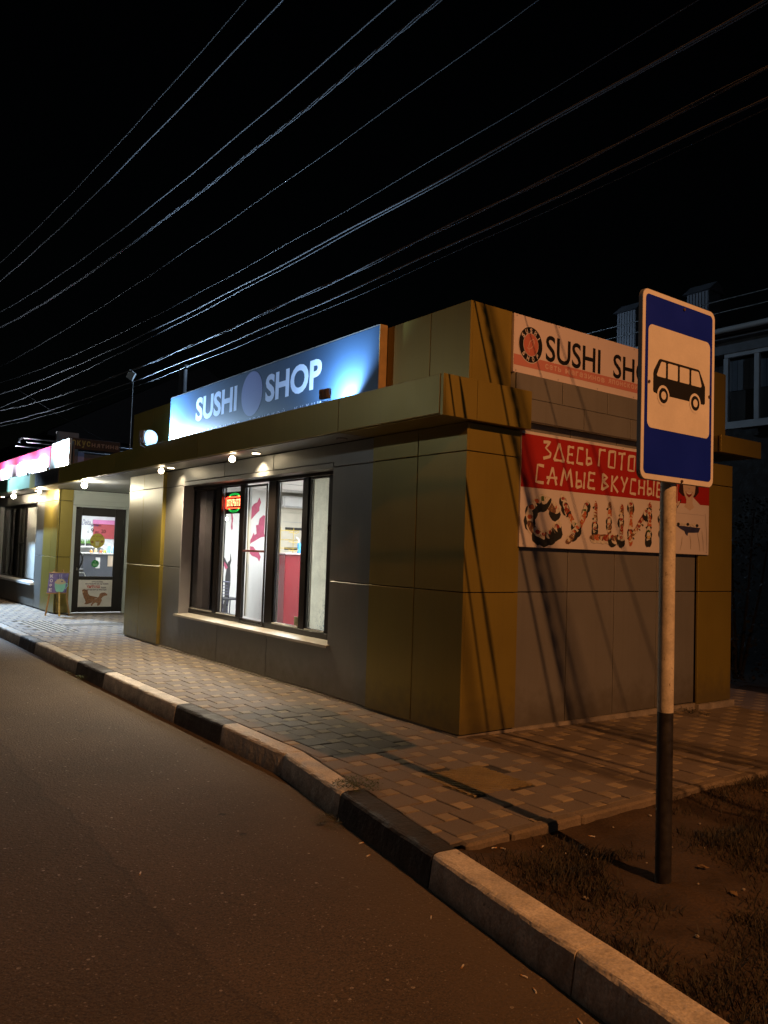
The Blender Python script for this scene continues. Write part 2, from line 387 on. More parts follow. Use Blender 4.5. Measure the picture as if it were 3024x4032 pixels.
for i in range(-90, 150):
    for j in range(-60, 110):
        ox, oy = -1.469+.0+i*Lq-j*sq, -1.509+i*sq+j*Lq
        if ox < -2.2 or ox > 6.2 or oy < -2.3 or oy > 24: continue
        for (a, b, e, mm) in ((ox-sq/2, oy-sq/2, sq, sett_m), (ox-sq/2, oy+sq/2, Lq, slab_m)):
            g = .0036; x0, y0, x1, y1 = a+g, b+g, a+e-g, b+e-g; cx, cyy = (x0+x1)/2, (y0+y1)/2
            if cx > .12 and .12 < cyy < 8.6 and cx < 4.2: continue
            if cx > 1.75 and 8.5 < cyy: continue
            if cx > .2 and cyy > 13.55: continue
            pl = [(x0, y0), (x1, y0), (x1, y1), (x0, y1)]
            if cyy > .3: pl = clip(pl, 1, 0, -1.392)
            else:
                k = (KIN[3][1]-KIN[1][1])/(KIN[3][0]-KIN[1][0]); pl = clip(pl, 1, -k, -1.392-k*.30)
            if pl: pl = clip(pl, 0, 1, -1.865)
            if pl: pl = clip(pl, -1, 0, -5.88)
            hole = False
            for (tx0, ty0, tx1, ty1) in TACT:
                if tx0-.02 < cx < tx1+.02 and ty0-.02 < cyy < ty1+.02: hole = True
            if hole or len(pl) < 3: continue
            A = abs(sum(pl[q][0]*pl[(q+1) % len(pl)][1]-pl[(q+1) % len(pl)][0]*pl[q][1] for q in range(len(pl))))/2
            if A < .0004: continue
            dz = random.uniform(-.003, .003); tx, ty = random.uniform(-.012, .012), random.uniform(-.012, .012)
            mx_, my_ = sum(p[0] for p in pl)/len(pl), sum(p[1] for p in pl)/len(pl); n = len(pl)
            sc = 1-.007/max(.03, math.sqrt(A)/2)
            top = [(mx_+(p[0]-mx_)*sc, my_+(p[1]-my_)*sc, gz(*p)+dz+tx*(p[0]-mx_)+ty*(p[1]-my_)) for p in pl]
            mid = [(p[0], p[1], q[2]-.004) for p, q in zip(pl, top)]; bot = [(p[0], p[1], gz(*p)-.03) for p in pl]
            pav.add(top+mid+bot, [tuple(range(n))]+[(n+q, n+(q+1) % n, (q+1) % n, q) for q in range(n)]+[(2*n+q, 2*n+(q+1) % n, n+(q+1) % n, n+q) for q in range(n)], mm)
# bed of sand between the slabs
for ya, yb in ((-1.9, -1.0), (-1.0, -.3), (-.3, .06)):
    pav.add([(kin(ya)-.02, ya, -.009), (0, ya, -.009), (0, yb, -.009), (kin(yb)-.02, yb, -.009)], [(0, 1, 2, 3)], sand_m)
bx = [0, 1.5, 3, 4.4, 5.9]
for x0, x1 in zip(bx, bx[1:]):
    pav.add([(x0, -1.9, gz(x0, -1)-.009), (x1, -1.9, gz(x1, -1)-.009), (x1, .06, gz(x1, -1)-.009), (x0, .06, gz(x0, -1)-.009)], [(0, 1, 2, 3)], sand_m)
pav.add([(-1.41, .06, -.009), (.06, .06, -.009), (.06, 24, -.009), (-1.41, 24, -.009)], [(0, 1, 2, 3)], sand_m)
pav.add([(.06, 8.7, -.0095), (1.7, 8.7, -.0095), (1.7, 13.5, -.0095), (.06, 13.5, -.0095)], [(0, 1, 2, 3)], sand_m)
pav.add([(4.3, .06, gz(4.3, .1)-.0095), (5.9, .06, gz(5.9, .1)-.0095), (5.9, 14, gz(5.9, 20)-.0095), (4.3, 14, gz(4.3, 20)-.0095)], [(0, 1, 2, 3)], sand_m)
struct(pav.build('pavement'))
# ribbed tactile paving set flush in the pavement
for n_, (tx0, ty0, tx1, ty1) in enumerate(TACT):
    mb = MB(); mb.box(tx0, ty0, -.04, tx1, ty1, -.010, tact_d if n_ == 0 else slab_m)
    W, H = tx1-tx0, ty1-ty0; p = .078 if n_ == 0 else .10
    t = 0.
    while t < W+H:
        a = clip(clip(clip(clip([(-3, t+3-.0), (t+3, -3), (t+3+p*.6, -3), (-3, t+3+p*.6)], 1, 0, .006), -1, 0, -(W-.006)), 0, 1, .006), 0, -1, -(H-.006)) if n_ == 0 else \
            clip(clip([(t, 0.01), (t+p*.5, 0.01), (t+p*.5, H-.01), (t, H-.01)], -1, 0, -W), 1, 0, 0)
        if len(a) >= 3:
            mb.prism([(tx0+q[0], ty0+q[1], -.011) for q in a], (0, 0, .013), tact_m if n_ == 0 else sett_m)
        t += p
    o = mb.build('tactile_paving')
    tag(o, ('yellow tactile slabs with diagonal ribs near the gold building corner', 'pale tactile strip with straight ribs before the snack shop door')[n_], 'tactile paving', 'ribbed tactile paving in the pavement', 'structure')
mb = MB(); mb.box(-.42, 10.66, -.02, 1.3, 11.1, .004, M('brown_door_strip', (.085, .066, .042), .85, 0, .2, 6, .5, 60)); 
tag(mb.build('door_mat'), 'flat brown mat strip across the snack shop entrance', 'door mat')

# kerb: separate stones, each painted black or white
kw = M('kerb_white_paint', (.54, .49, .42), .8, 0, .3, 5, .8, 28, fine=.22)
kb = M('kerb_black_paint', (.028, .024, .023), .7, 0, .3, 5, .8, 28, fine=.25)
kd = M('kerb_dirty_white', (.36, .32, .27), .85, 0, .45, 4, .8, 28, fine=.25)
def dirty_kerb(m, c2, z0=-.20, z1=-.07):
    nt = m.node_tree; N, L = nt.nodes, nt.links; b = N['Principled BSDF']; base = b.inputs['Base Color'].links[0].from_socket
    tc = [n for n in N if n.type == 'TEX_COORD'][0].outputs['Object']
    nz = N.new('ShaderNodeTexNoise'); nz.inputs['Scale'].default_value = 11; nz.inputs['Detail'].default_value = 8; nz.inputs['Roughness'].default_value = .7; L.new(tc, nz.inputs['Vector'])
    sx = N.new('ShaderNodeSeparateXYZ'); L.new(tc, sx.inputs[0])
    h = mathn(nt, 'ADD', sx.outputs[2], mathn(nt, 'MULTIPLY', mathn(nt, 'SUBTRACT', nz.outputs['Fac'], .5), -.32))
    mr = N.new('ShaderNodeMapRange'); mr.inputs[1].default_value = z0; mr.inputs[2].default_value = z1; mr.inputs[3].default_value = .8; mr.inputs[4].default_value = 0; L.new(h, mr.inputs[0])
    n2 = N.new('ShaderNodeTexNoise'); n2.inputs['Scale'].default_value = 24; n2.inputs['Detail'].default_value = 6; L.new(tc, n2.inputs['Vector'])
    ch = N.new('ShaderNodeMapRange'); ch.inputs[1].default_value = .68; ch.inputs[2].default_value = .73; L.new(n2.outputs['Fac'], ch.inputs[0])
    fac = mathn(nt, 'MAXIMUM', mr.outputs[0], mathn(nt, 'MULTIPLY', ch.outputs[0], .7))
    mx = N.new('ShaderNodeMix'); mx.data_type = 'RGBA'; L.new(fac, mx.inputs[0]); L.new(base, mx.inputs[6]); mx.inputs[7].default_value = (*c2, 1)
    L.new(mx.outputs[2], b.inputs['Base Color'])
dirty_kerb(kw, (.11, .10, .085)); dirty_kerb(kd, (.075, .068, .055), -.19, -.01); dirty_kerb(kb, (.07, .055, .04), -.25, -.11)
# (y_far, x_far_outer) .. nodes of the outer top edge
KN = [(-5.3, -2.50), (-4.18, -2.32), (-3.05, -2.12), (-1.93, -1.940), (-.77, -1.755), (.30, -1.578), (1.45, -1.565), (2.51, -1.568), (3.65, -1.568), (4.79, -1.568),
      (5.93, -1.568), (7.10, -1.566), (8.24, -1.565), (9.30, -1.565), (10.45, -1.565), (11.6, -1.565), (12.7, -1.565), (13.85, -1.565), (15.0, -1.565), (16.1, -1.565), (17.2, -1.565)]
KC = [(kw, 'white painted kerb stone nearest the viewer at the photo edge'), (kw, 'chipped white kerb stone beside the grass, with a cracked end'), (kw, 'white kerb stone between the soil verge and the long black stone'),
      (kb, 'black painted kerb stone in front of the pavement corner'), (kw, 'white kerb stone with weeds growing at its near end'), (kw, 'scratched white kerb stone ending in a lower joint, beyond the weeds'),
      (kb, 'black kerb stone just beyond the sign shadow'), (kw, 'nearer of two white kerb stones in front of the sushi shop window'), (kw, 'farther of two white kerb stones in front of the sushi shop window'),
      (kb, 'black kerb stone with a green weed at its foot'), (kd, 'grimy white kerb stone just left of the weed'), (kd, 'grimy white kerb stone near the middle door recess'),
      (kb, 'small looking black kerb stone opposite the gold columns'), (kd, 'grimy white kerb stone beside the tactile strip near end'), (kd, 'grimy white kerb stone beside the tactile strip far end'),
      (kb, 'dark kerb stone beyond the tactile strip'), (kd, 'pale kerb stone opposite the coffee easel'), (kd, 'pale kerb stone opposite the yellow pillar'), (kb, 'dark kerb stone opposite the left window'), (kd, 'farthest pale kerb stone at the left photo edge')]
KP = [(.172, -.26), (.172, -.012), (.164, -.003), (.15, .004), (.03, .004), (.014, .001), (.004, -.006), (-.004, -.020), (-.020, -.185), (-.022, -.26)]
for k in range(len(KC)):
    (ya, xa), (yb, xb) = KN[k], KN[k+1]; d = Vector((xb-xa, yb-ya, 0)); ln = d.length; d.normalize(); nrm = Vector((d.y, -d.x, 0))
    ns = 16; mb = MB(); vs = []; fs = []; npf = len(KP)
    tl = random.uniform(-.004, .004)
    for i in range(ns+1):
        t = .004+(ln-.008)*i/ns
        for q, (u, v) in enumerate(KP):
            jx = random.gauss(0, .0013) if 3 < q < 9 else 0; jz = random.gauss(0, .0012) if 2 < q < 8 else 0
            if q in (5, 6, 7) and random.random() < .08: jx += random.uniform(.002, .005)
            if i in (0, ns) and q in (4, 5, 6, 7): jx += .006
            p = Vector((xa, ya, 0))+d*t+nrm*(u+jx+tl); vs.append((p.x, p.y, v+jz+gz(0, 0)))
    for i in range(ns):
        for q in range(npf-1): fs.append((i*npf+q, i*npf+q+1, (i+1)*npf+q+1, (i+1)*npf+q))
    fs.append(tuple(range(npf))); fs.append(tuple(ns*npf+q for q in range(npf))[::-1])
    mb.add(vs, fs, KC[k][0]); o = mb.build('kerb_stone', loc=(0, 0, 0)); 
    tag(o, KC[k][1], 'kerb stone', 'painted kerb stones along the road')

# soil verge with a bumpy surface
soil_m = M('bare_soil', (.048, .030, .018), .95, 0, .35, 4, 1, 45, fine=.3)
mb = MB(); nx, ny = 90, 70; sx0, sx1, sy0, sy1 = -2.5, 6.5, -9.0, -1.90
from mathutils import noise as mn
vs = []
def soil_z(x, y):
    return -.062+.030*mn.noise(Vector((x*1.7, y*1.7, 3)))+.016*mn.noise(Vector((x*6, y*6, 1)))-.014*max(0, x)+.028*math.exp(-((y+1.93)/.16)**2)
for i in range(nx+1):
    for j in range(ny+1):
        x = sx0+(sx1-sx0)*i/nx; y = sy0+(sy1-sy0)*j/ny
        xk = -1.765-.165*(-1.93-y)-.03; x = max(x, xk) if x < xk else x
        vs.append((x, y, soil_z(x, y)))
fs = [(i*(ny+1)+j, (i+1)*(ny+1)+j, (i+1)*(ny+1)+j+1, i*(ny+1)+j+1) for i in range(nx) for j in range(ny)]
mb.add(vs, fs, soil_m, True); struct(mb.build('soil_verge'))

# edging stones between paving and soil
edge_m = M('edging_concrete', (.165, .13, .092), .9, 0, .25, 6, .7, 40, fine=.2)
ex = [-1.70, -1.35, -.73, .10, .92, 1.74, 2.56, 3.38, 4.2, 5.02]
el = ['short concrete edging stone touching the kerb', 'edging stone left of the pole shadow', 'edging stone crossed by the pole shadow', 'edging stone just left of the bus stop pole',
      'edging stone just right of the bus stop pole', 'edging stone second right of the bus stop pole', 'edging stone third right of the bus stop pole', 'edging stone fourth right of the bus stop pole', 'edging stone farthest right of the bus stop pole']
for k in range(len(ex)-1):
    mb = MB(); z = gz((ex[k]+ex[k+1])/2, -2); dy = random.uniform(-.008, .008)
    mb.box(ex[k]+.004, -1.955+dy, -.22, ex[k+1]-.004, -1.872, .006+z+random.uniform(-.006, .006), edge_m, .014)
    tag(mb.build('edging_stone', loc=((ex[k]+ex[k+1])/2, -1.92, -.1)), el[k], 'edging stone', 'edging stones between paving and soil')

# grass: thin dry blades in patches
gm = M('dry_grass', (.028, .023, .012), .8, 0, .3, 3, island=.5)
mb = MB(); cnt = 0
while cnt < 42000:
    x = random.uniform(-2.3, 3.6); y = random.uniform(-5.6, -1.98)
    if x < -1.75-.165*(-1.93-y)+.01: continue
    dn = mn.noise(Vector((x*1.25+4.2, y*1.25-1.0, 0)))+.35*mn.noise(Vector((x*4, y*4, 7)))+.24
    if -1.75 < x < -.1 and y > -2.30: dn -= .35
    if math.hypot(x+1.05, y+2.74) < .30: dn -= .5
    if random.random() > dn*1.9+.02: continue
    z = soil_z(x, y)-.004; h = random.uniform(.020, .075)*(1.3 if dn > .4 else .9); a = random.uniform(0, 6.28); wd = random.uniform(.0016, .0032)
    lx, ly = math.cos(a)*h*random.uniform(.2, 1.1), math.sin(a)*h*random.uniform(.2, 1.1); px, py = -math.sin(a+.6)*wd, math.cos(a+.6)*wd
    mb.add([(x-px, y-py, z), (x+px, y+py, z), (x+lx*.45-px*.8, y+ly*.45-py*.8, z+h*.6), (x+lx*.45+px*.8, y+ly*.45+py*.8, z+h*.6), (x+lx, y+ly, z+h*.85)], [(0, 1, 3, 2), (2, 3, 4)], gm); cnt += 1
tag(mb.build('grass'), 'sparse dry grass in patches on the soil verge', 'grass', kind='stuff')

def weed(loc, r, n, label, flat=.35, leafc=(.06, .07, .02)):
    m = M('weed_leaf', leafc, .7, 0, .2, 5, island=.4); mb = MB(); x0, y0, z0 = loc
    for i in range(n):
        a = random.uniform(0, 6.28); d = r*math.sqrt(random.random()); x, y = x0+d*math.cos(a), y0+d*math.sin(a); z = z0+random.uniform(0, r*flat)*(1-.5*d/r)
        l = random.uniform(.010, .026); b = random.uniform(0, 6.28); t = random.uniform(-.3, .7)
        dx, dy, dz = math.cos(b)*l, math.sin(b)*l, l*t; px, py = -math.sin(b)*l*.32, math.cos(b)*l*.32
        mb.add([(x, y, z), (x+dx*.5+px, y+dy*.5+py, z+dz*.6), (x+dx, y+dy, z+dz), (x+dx*.5-px, y+dy*.5-py, z+dz*.55)], [(0, 1, 2, 3)], m)
    for i in range(max(4, n//14)):
        a = random.uniform(0, 6.28); d = r*random.uniform(.4, 1)
        mb.tube([(x0, y0, z0), (x0+d*.5*math.cos(a), y0+d*.5*math.sin(a), z0+r*flat*.6), (x0+d*math.cos(a), y0+d*math.sin(a), z0+r*flat*.4)], .0015, m, 4)
    o = mb.build('weed', loc=loc); return tag(o, label, 'weed', 'weeds growing from joints')
weed((-1.60, -.74, .004), .17, 330, 'leafy weed spreading over the joint of white and black kerb stones', .42)
weed((-1.79, -.80, -.18), .17, 240, 'low weed in the gutter below the kerb joint', .25, (.07, .062, .022))
weed((-1.64, 5.45, -.18), .11, 90, 'small green weed at the foot of a black kerb stone', 1.0, (.07, .10, .03))
weed((-1.63, 6.0, -.18), .08, 50, 'tiny weed at the foot of a grimy white kerb stone', .7, (.07, .085, .03))
weed((3.36, -.13, -.075), .20, 160, 'dark weed at the foot of the side wall by the far gold column', .4, (.035, .033, .015))

# litter
bm_ = M('butt_paper', (.62, .58, .52), .8); bf = M('butt_filter', (.45, .25, .09), .8)
BUTT = [(-1.244, -2.087, 0), (-1.193, -2.208, 0), (-1.116, -2.298, 0), (-1.111, -2.356, 0), (-.806, -2.089, 0), (-1.501, -2.028, 0), (-1.31, -2.146, 0), (-1.535, -1.99, 0),
        (-2.166, -2.20, 1), (-2.352, -2.632, 1), (-2.187, -2.839, 1), (-2.232, -2.94, 1), (-2.252, -3.191, 1), (-1.967, -1.391, 1), (-1.884, -1.202, 1), (-3.167, -.945, 1), (-1.809, 4.527, 1)]
for x, y, rd in BUTT:
    a = random.uniform(0, 6.28); z = (-.176 if rd else soil_z(x, y)+.006); dx, dy = math.cos(a), math.sin(a); l = random.uniform(.024, .036)
    mb = MB(); mb.tube([(x-dx*l/2, y-dy*l/2, z), (x, y, z+.001), (x+dx*l/4, y+dy*l/4, z)], .0038, bm_, 6); mb.tube([(x+dx*l*.26, y+dy*l*.26, z), (x+dx*l*.6, y+dy*l*.6, z)], .0038, bf, 6)
    o = mb.build('cigarette_butt', loc=(x, y, z))
    tag(o, 'cigarette butt lying on the asphalt' if rd else 'cigarette butt lying on the bare soil of the verge', 'cigarette butt', 'cigarette butts on the road' if rd else 'cigarette butts on the soil')
lm = M('dry_leaf', (.17, .11, .05), .8, 0, .2, 20)
for k, (x, y) in enumerate(((-.746, -2.782), (-.89, -3.037), (-.193, -2.688), (1.112, -2.142))):
    mb = MB(); z = soil_z(x, y)+.008; a = random.uniform(0, 6.28); pts = []
    for i in range(10):
        t = 2*math.pi*i/10; rr = .021*(1+.35*math.cos(2*t+a))*random.uniform(.8, 1.15); pts.append((x+rr*math.cos(t), y+rr*math.sin(t), z+random.uniform(0, .012)))
    mb.prism(pts, (0, 0, .0015), lm)
    tag(mb.build('fallen_leaf', loc=(x, y, z)), ('pale crumpled leaf right of the pole base', 'brown leaf on the soil in front of the pole', 'small leaf on the soil well right of the pole', 'leaf near the edging stones at the right')[k], 'leaf', 'fallen leaves on the verge')
pm = M('pebble', (.22, .19, .15), .85, 0, .3, 20)
for k in range(26):
    x, y = random.uniform(-1.6, 1.2), random.uniform(-3.4, -2.02); r = random.uniform(.005, .012); mb = MB(); mb.ball((x, y, soil_z(x, y)+r*.5), r, pm, 1.2, .9, .7, 8)
    tag(mb.build('pebble', loc=(x, y, soil_z(x, y))), 'small pebble lying on the bare soil of the verge', 'pebble', 'pebbles on the verge')

gr = M('grit_grain', (.17, .14, .11), .9, 0, .2, 30, island=.6); mb = MB()
for k in range(3200):
    y = random.uniform(-5, 9); e = random.random()**2.2; x = kin(max(y, -4.5))-.19-.165*max(0, -1.93-y)-e*1.1 if k < 2300 else random.uniform(-6, -1.9)
    r = random.uniform(.0016, .0042) if k < 2300 else random.uniform(.002, .0055); a = random.uniform(0, 6.28); z = -.18
    c = [(x+r*math.cos(a+q*1.57)*random.uniform(.7, 1.2), y+r*math.sin(a+q*1.57)*random.uniform(.7, 1.2), z) for q in range(4)]
    mb.add(c+[(x, y, z+r*.9)], [(0, 1, 4), (1, 2, 4), (2, 3, 4), (3, 0, 4)], gr)
tag(mb.build('road_grit'), 'loose grit and sand on the asphalt along the kerb foot', 'grit', kind='stuff')

# ================================================================== SHOP BUILDING
B = thing('shop_building', 'low row of shops clad in gold and grey panels with a flat canopy', 'shop building', (0, 0, 0))
G_ = .0045
def pan_x(mb, y0, y1, z0, z1, m, x=0., th=.03): mb.box(x, y0+G_, z0+G_, x+th, y1-G_, z1-G_, m, .004)
def pan_y(mb, x0, x1, z0, z1, m, y=0., th=.03): mb.box(x0+G_, y, z0+G_, x1-G_, y+th, z1-G_, m, .004)
ZJ, ZU, ZT = 1.274, 2.539, 2.80; ROWS = ((.022, ZJ), (ZJ, ZU), (ZU, ZT))
# corner column (gold)
mb = MB()
for z0, z1 in ROWS:
    mb.box(0, 0, z0+G_, .03, .689-G_, z1-G_, gold, .002); pan_x(mb, .689, 1.432, z0, z1, gold); mb.box(.0304, 0.0001, z0+G_, .695-G_, .03, z1-G_, gold, .0015)
mb.box(.033, .035, .03, .66, 1.425, 2.795, joint)
mb.build('gold_column', B)
mb = MB()   # gold column beside the door recess
for z0, z1 in ROWS:
    pan_x(mb, 7.19, 8.06, z0, z1, gold); pan_x(mb, 8.06, 8.76, z0, z1, gold); mb.box(.031, 7.1945, z0+G_, .075, 7.225, z1-G_, gold, .003); mb.box(.031, 8.73, z0+G_, 1.60, 8.757, z1-G_, gold, .003)
mb.box(.033, 7.228, .03, .3, 8.725, 2.795, joint); mb.build('gold_column', B)
mb = MB()   # far gold column on the side front
for z0, z1 in ((-.02, ZJ), (ZJ, ZU), (ZU, ZT)): pan_y(mb, 3.668, 4.385, z0, z1, gold); mb.box(4.352, .035, z0+G_, 4.382, 3.0, z1-G_, gold, .003)
mb.box(3.7, .033, .0, 4.345, 3.0, 2.795, joint); mb.build('gold_column', B)
# grey walls
mb = MB(); XG = .055
for z0, z1 in ROWS: pan_x(mb, 1.434, 2.214, z0, z1, grey, .028); pan_x(mb, 6.464, 7.19, z0, z1, grey, XG)
WY0, WY1, WZ0, WZ1 = 2.235, 6.464, .562, 2.56
for a, b in ((2.214, 3.627), (3.627, 5.06), (5.06, 6.464)): pan_x(mb, a, b, .022, .555, grey, .04)
for a, b in ((2.214, 3.62), (3.62, 5.03), (5.03, 6.464)): pan_x(mb, a, b, 2.592, ZT, grey, .04)
for y0, y1, z0, z1 in ((1.44, 2.21, .03, 2.795), (2.22, 6.46, .03, .548), (2.22, 6.46, 2.60, 2.795), (6.47, 7.18, .03, 2.795)): mb.box(.095, y0, z0, .16, y1, z1, joint)
mb.build('front_wall', B)
mb = MB(); cols = [.697, 1.435, 2.178, 2.925, 3.668]
for a, b in zip(cols, cols[1:]):
    for z0, z1 in ((0.0, ZJ), (ZJ, ZU), (ZU, 2.90)): pan_y(mb, a, b, z0, z1, grey, .04)
mb.box(.71, .075, .0, 3.66, .12, 2.9, joint)
for a in cols[1:4]: mb.box(a-.003, .066, 0, a+.003, .074, 2.9, steel)
mb.build('side_wall', B)
mb = MB()
mb.prism([(.0, .02, -.30), (.0, .02, .016), (4.40, .02, -.012), (4.40, .02, -.30)], (0, .2, 0), plinthm)
mb.prism([(3.66, -.03, -.30), (3.66, -.03, -.018), (4.42, -.03, -.022), (4.43, -.03, -.30)], (0, .049, 0), plinthm)
mb.box(.02, .221, -.2, .2, 8.74, .016, plinthm); mb.build('plinth', B)
# canopy: fascia, top and soffit
mb = MB(); FT = 3.155
fj = [-.075, 1.50, 4.98, 8.45, 11.9, 14.45]
for a, b in zip(fj, fj[1:]): mb.box(-.40, a+.0022, ZT+.012, -.372, b-.0022, FT, gold, .003)
for a, b in ((-.372, .005), (.005, .70)): mb.box(a+.002, -.115, ZT-.005, b-.002, -.087, FT, gold, .003)
mb.box(-.395, -.115, ZT-.005, -.3725, -.078, FT, gold, .002)
mb.box(.672, -.085, ZT, .70, .028, FT, gold, .003)
for a, b in zip(fj, fj[1:]): mb.box(-.370, a+.012, ZT+.002, .028, b-.002, ZT+.022, grey if a > 1 else gold, .002)
mb.box(.03, -.084, ZT+.002, .67, .030, ZT+.02, gold, .002)
mb.box(-.371, -.08, FT-.03, .0, 14.44, FT-.006, steel); mb.box(.0, -.083, FT-.03, .668, .0, FT-.007, steel)
mb.box(.03, 8.77, ZT+.003, 1.62, 13.38, ZT+.024, grey)
mb.build('canopy', B)
mb = MB()   # far canopy end on the side front
mb.box(3.95, -.10, 2.925, 4.86, -.07, 3.13, gold, .003); mb.box(3.96, -.068, 2.93, 4.85, .5, 3.125, gold, .003); mb.build('canopy_end', B)
# parapet
mb = MB(); PT = 3.905
for a, b in ((.0, .56), (.56, 1.285), (1.285, 3.1), (3.1, 5.0), (5.0, 6.85), (6.85, 7.8), (7.8, 8.76)): mb.box(.005, a+.003, FT-.02, .035, b-.003, PT, gold, .003)
mb.box(.037, .004, FT-.02, .535, .034, PT-.001, gold, .003)
mb.box(3.665, .004, 3.10, 4.215, .034, PT-.005, gold, .003); mb.box(4.187, .036, 3.10, 4.214, 3, PT-.006, gold)
mb.box(.535, .045, 2.90, 3.665, .075, PT-.003, grey)
mb.box(.04, .08, PT-.03, 4.18, .2, PT-.012, steel); mb.box(.04, .205, PT-.03, .16, 8.7, PT-.013, steel); mb.box(.04, 8.705, FT, 4, 8.74, PT-.02, gold)
mb.build('parapet', B)
mb = MB()   # projecting grey fascia band on the side front, two rows of sheets with pale gaps
for a, b in ((.545, 1.183), (1.192, 1.878), (1.887, 2.60), (2.61, 3.2), (3.21, 3.69)): mb.box(a, -.060, 3.102, b, -.04, 3.325, grey, .002)
for a, b in ((.722, 1.513), (1.522, 2.266), (2.275, 2.95), (2.96, 3.69)): mb.box(a, -.060, 2.89, b, -.04, 3.098, grey, .002)
mb.box(.545, -.038, 2.895, 3.69, .03, 3.327, white_pl); mb.build('fascia_band', B)
mb = MB(); mb.box(.04, .2, 2.93, 4.3, 8.7, 2.97, roofm); mb.box(.1, 8.75, 2.93, 6, 24, 2.97, roofm); mb.build('roof', B)
# second shop: pillar, front wall, lintel, end wall, parapet
mb = MB()
for z0, z1 in ROWS:
    pan_x(mb, 13.40, 13.92, z0, z1, gold); pan_x(mb, 13.92, 14.62, z0, z1, gold); pan_y(mb, .031, .315, z0, z1, gold, 13.38)
mb.box(.033, 13.413, .03, .30, 14.6, 2.79, joint); mb.build('gold_pillar', B)
mb = MB()
for z0, z1 in ROWS: pan_x(mb, 14.62, 15.33, z0, z1, grey, .02)
for a, b in ((15.33, 17.1), (17.1, 18.6), (18.6, 19.9)): pan_x(mb, a, b, .022, .555, grey, .02); pan_x(mb, a, b, 2.592, ZT, grey, .02)
for z0, z1 in ROWS: pan_x(mb, 19.66, 21.6, z0, z1, grey, .02); pan_x(mb, 21.6, 23.6, z0, z1, grey, .02)
for y0, y1, z0, z1 in ((14.63, 15.40, .03, 2.79), (15.40, 19.66, .03, .548), (15.40, 19.66, 2.60, 2.79), (19.67, 23.5, .03, 2.79)): mb.box(.055, y0, z0, .14, y1, z1, joint)
mb.build('left_front_wall', B)
mb = MB(); mb.box(.318, 13.41, 2.46, 1.63, 13.60, 2.795, pale, .01); mb.box(.325, 13.395, 2.57, 1.62, 13.412, 2.70, pale, .004)
mb.box(.318, 13.42, .0, .395, 13.55, 2.455, pale, .006); mb.box(1.545, 13.42, 0, 1.63, 13.55, 2.455, pale, .006); mb.box(.396, 13.43, 2.425, 1.544, 13.55, 2.458, pale, .004)
mb.box(1.635, 8.76, 0, 1.70, 13.6, 2.79, pale); mb.box(.40, 13.44, -.02, 1.54, 13.6, .012, steel)
mb.build('door_surround', B)
mb = MB()
mb.box(.02, 12.55, FT-.02, .05, 24, 3.80, M('brown_metal_sheet', (.12, .075, .045), .6, 0, .1, 3)); mb.box(.055, 14.2, 2.98, 2.6, 14.25, 3.72, M('rust_brown_wall', (.20, .095, .05), .7, 0, .1, 3))
mb.box(.06, 14.10, 3.2, .55, 14.195, 4.18, M('grey_brown_sheet', (.17, .145, .13), .6, 0, .1, 3)); mb.box(.56, 14.12, 3.2, .70, 14.19, 3.74, M('lilac_post', (.36, .33, .48), .6, 0, .1, 3))
mb.build('rooftop_screen', B)
mb = MB(); mb.box(-.395, 14.46, 2.84, -.36, 21.8, 3.18, M('green_fascia', (.12, .20, .13), .5, 0, .1, 2), .003); mb.box(-.355, 14.46, 2.82, .02, 21.8, 2.838, grey); mb.build('green_canopy_edge', B)
# interior shells
wood = M('cream_wood', (.62, .57, .46), .5, 0, .1, 3)
mb = MB(); mb.box(.2, 8.42, 0, 2.66, 8.46, 2.75, intw); mb.box(2.66, 8.42, 0, 4.25, 8.46, 2.75, wood); mb.box(4.25, .2, 0, 4.29, 8.46, 2.75, intw); mb.box(.2, .2, 0, 4.29, .24, 2.75, intw)
mb.box(.17, .2, -.02, 4.29, 8.46, .02, intfloor); mb.box(.17, .2, 2.72, 4.29, 8.46, 2.76, intw); mb.box(.17, .24, .02, .2, 2.2, 2.72, intw); mb.box(.19, 6.68, .02, .22, 8.42, 2.72, intw)
mb.box(.17, 2.2, .021, .2, 6.67, .55, intw); mb.box(.17, 2.2, 2.62, .2, 6.67, 2.719, intw)
for yy in (3.0, 4.2, 5.4, 6.6, 7.8): mb.box(.21, yy, 2.712, 4.24, yy+.012, 2.719, steel)
mb.build('room_interior', B)
mb = MB(); mb.box(.2, 17.3, 0, 4, 17.34, 2.75, M('snack_wall', (.66, .68, .70), .6)); mb.box(4, 13.6, 0, 4.04, 17.3, 2.75, intw); mb.box(.2, 13.62, -.02, 4, 17.3, .01, intfloor); mb.box(.2, 13.62, 2.72, 4, 17.3, 2.76, intw); mb.box(.16, 13.62, 0, .2, 17.3, 2.75, intw); mb.box(1.64, 13.56, 0, 4, 13.6, 2.75, intw)
redp = M('red_panel', (.36, .05, .06), .5); pinkp = M('pink_panel', (.62, .20, .42), .5)
mb.box(1.95, 17.27, 1.74, 3.2, 17.298, 2.14, redp); mb.box(1.93, 17.26, 2.145, 3.2, 17.298, 2.26, pinkp); mb.build('snack_room_interior', B)

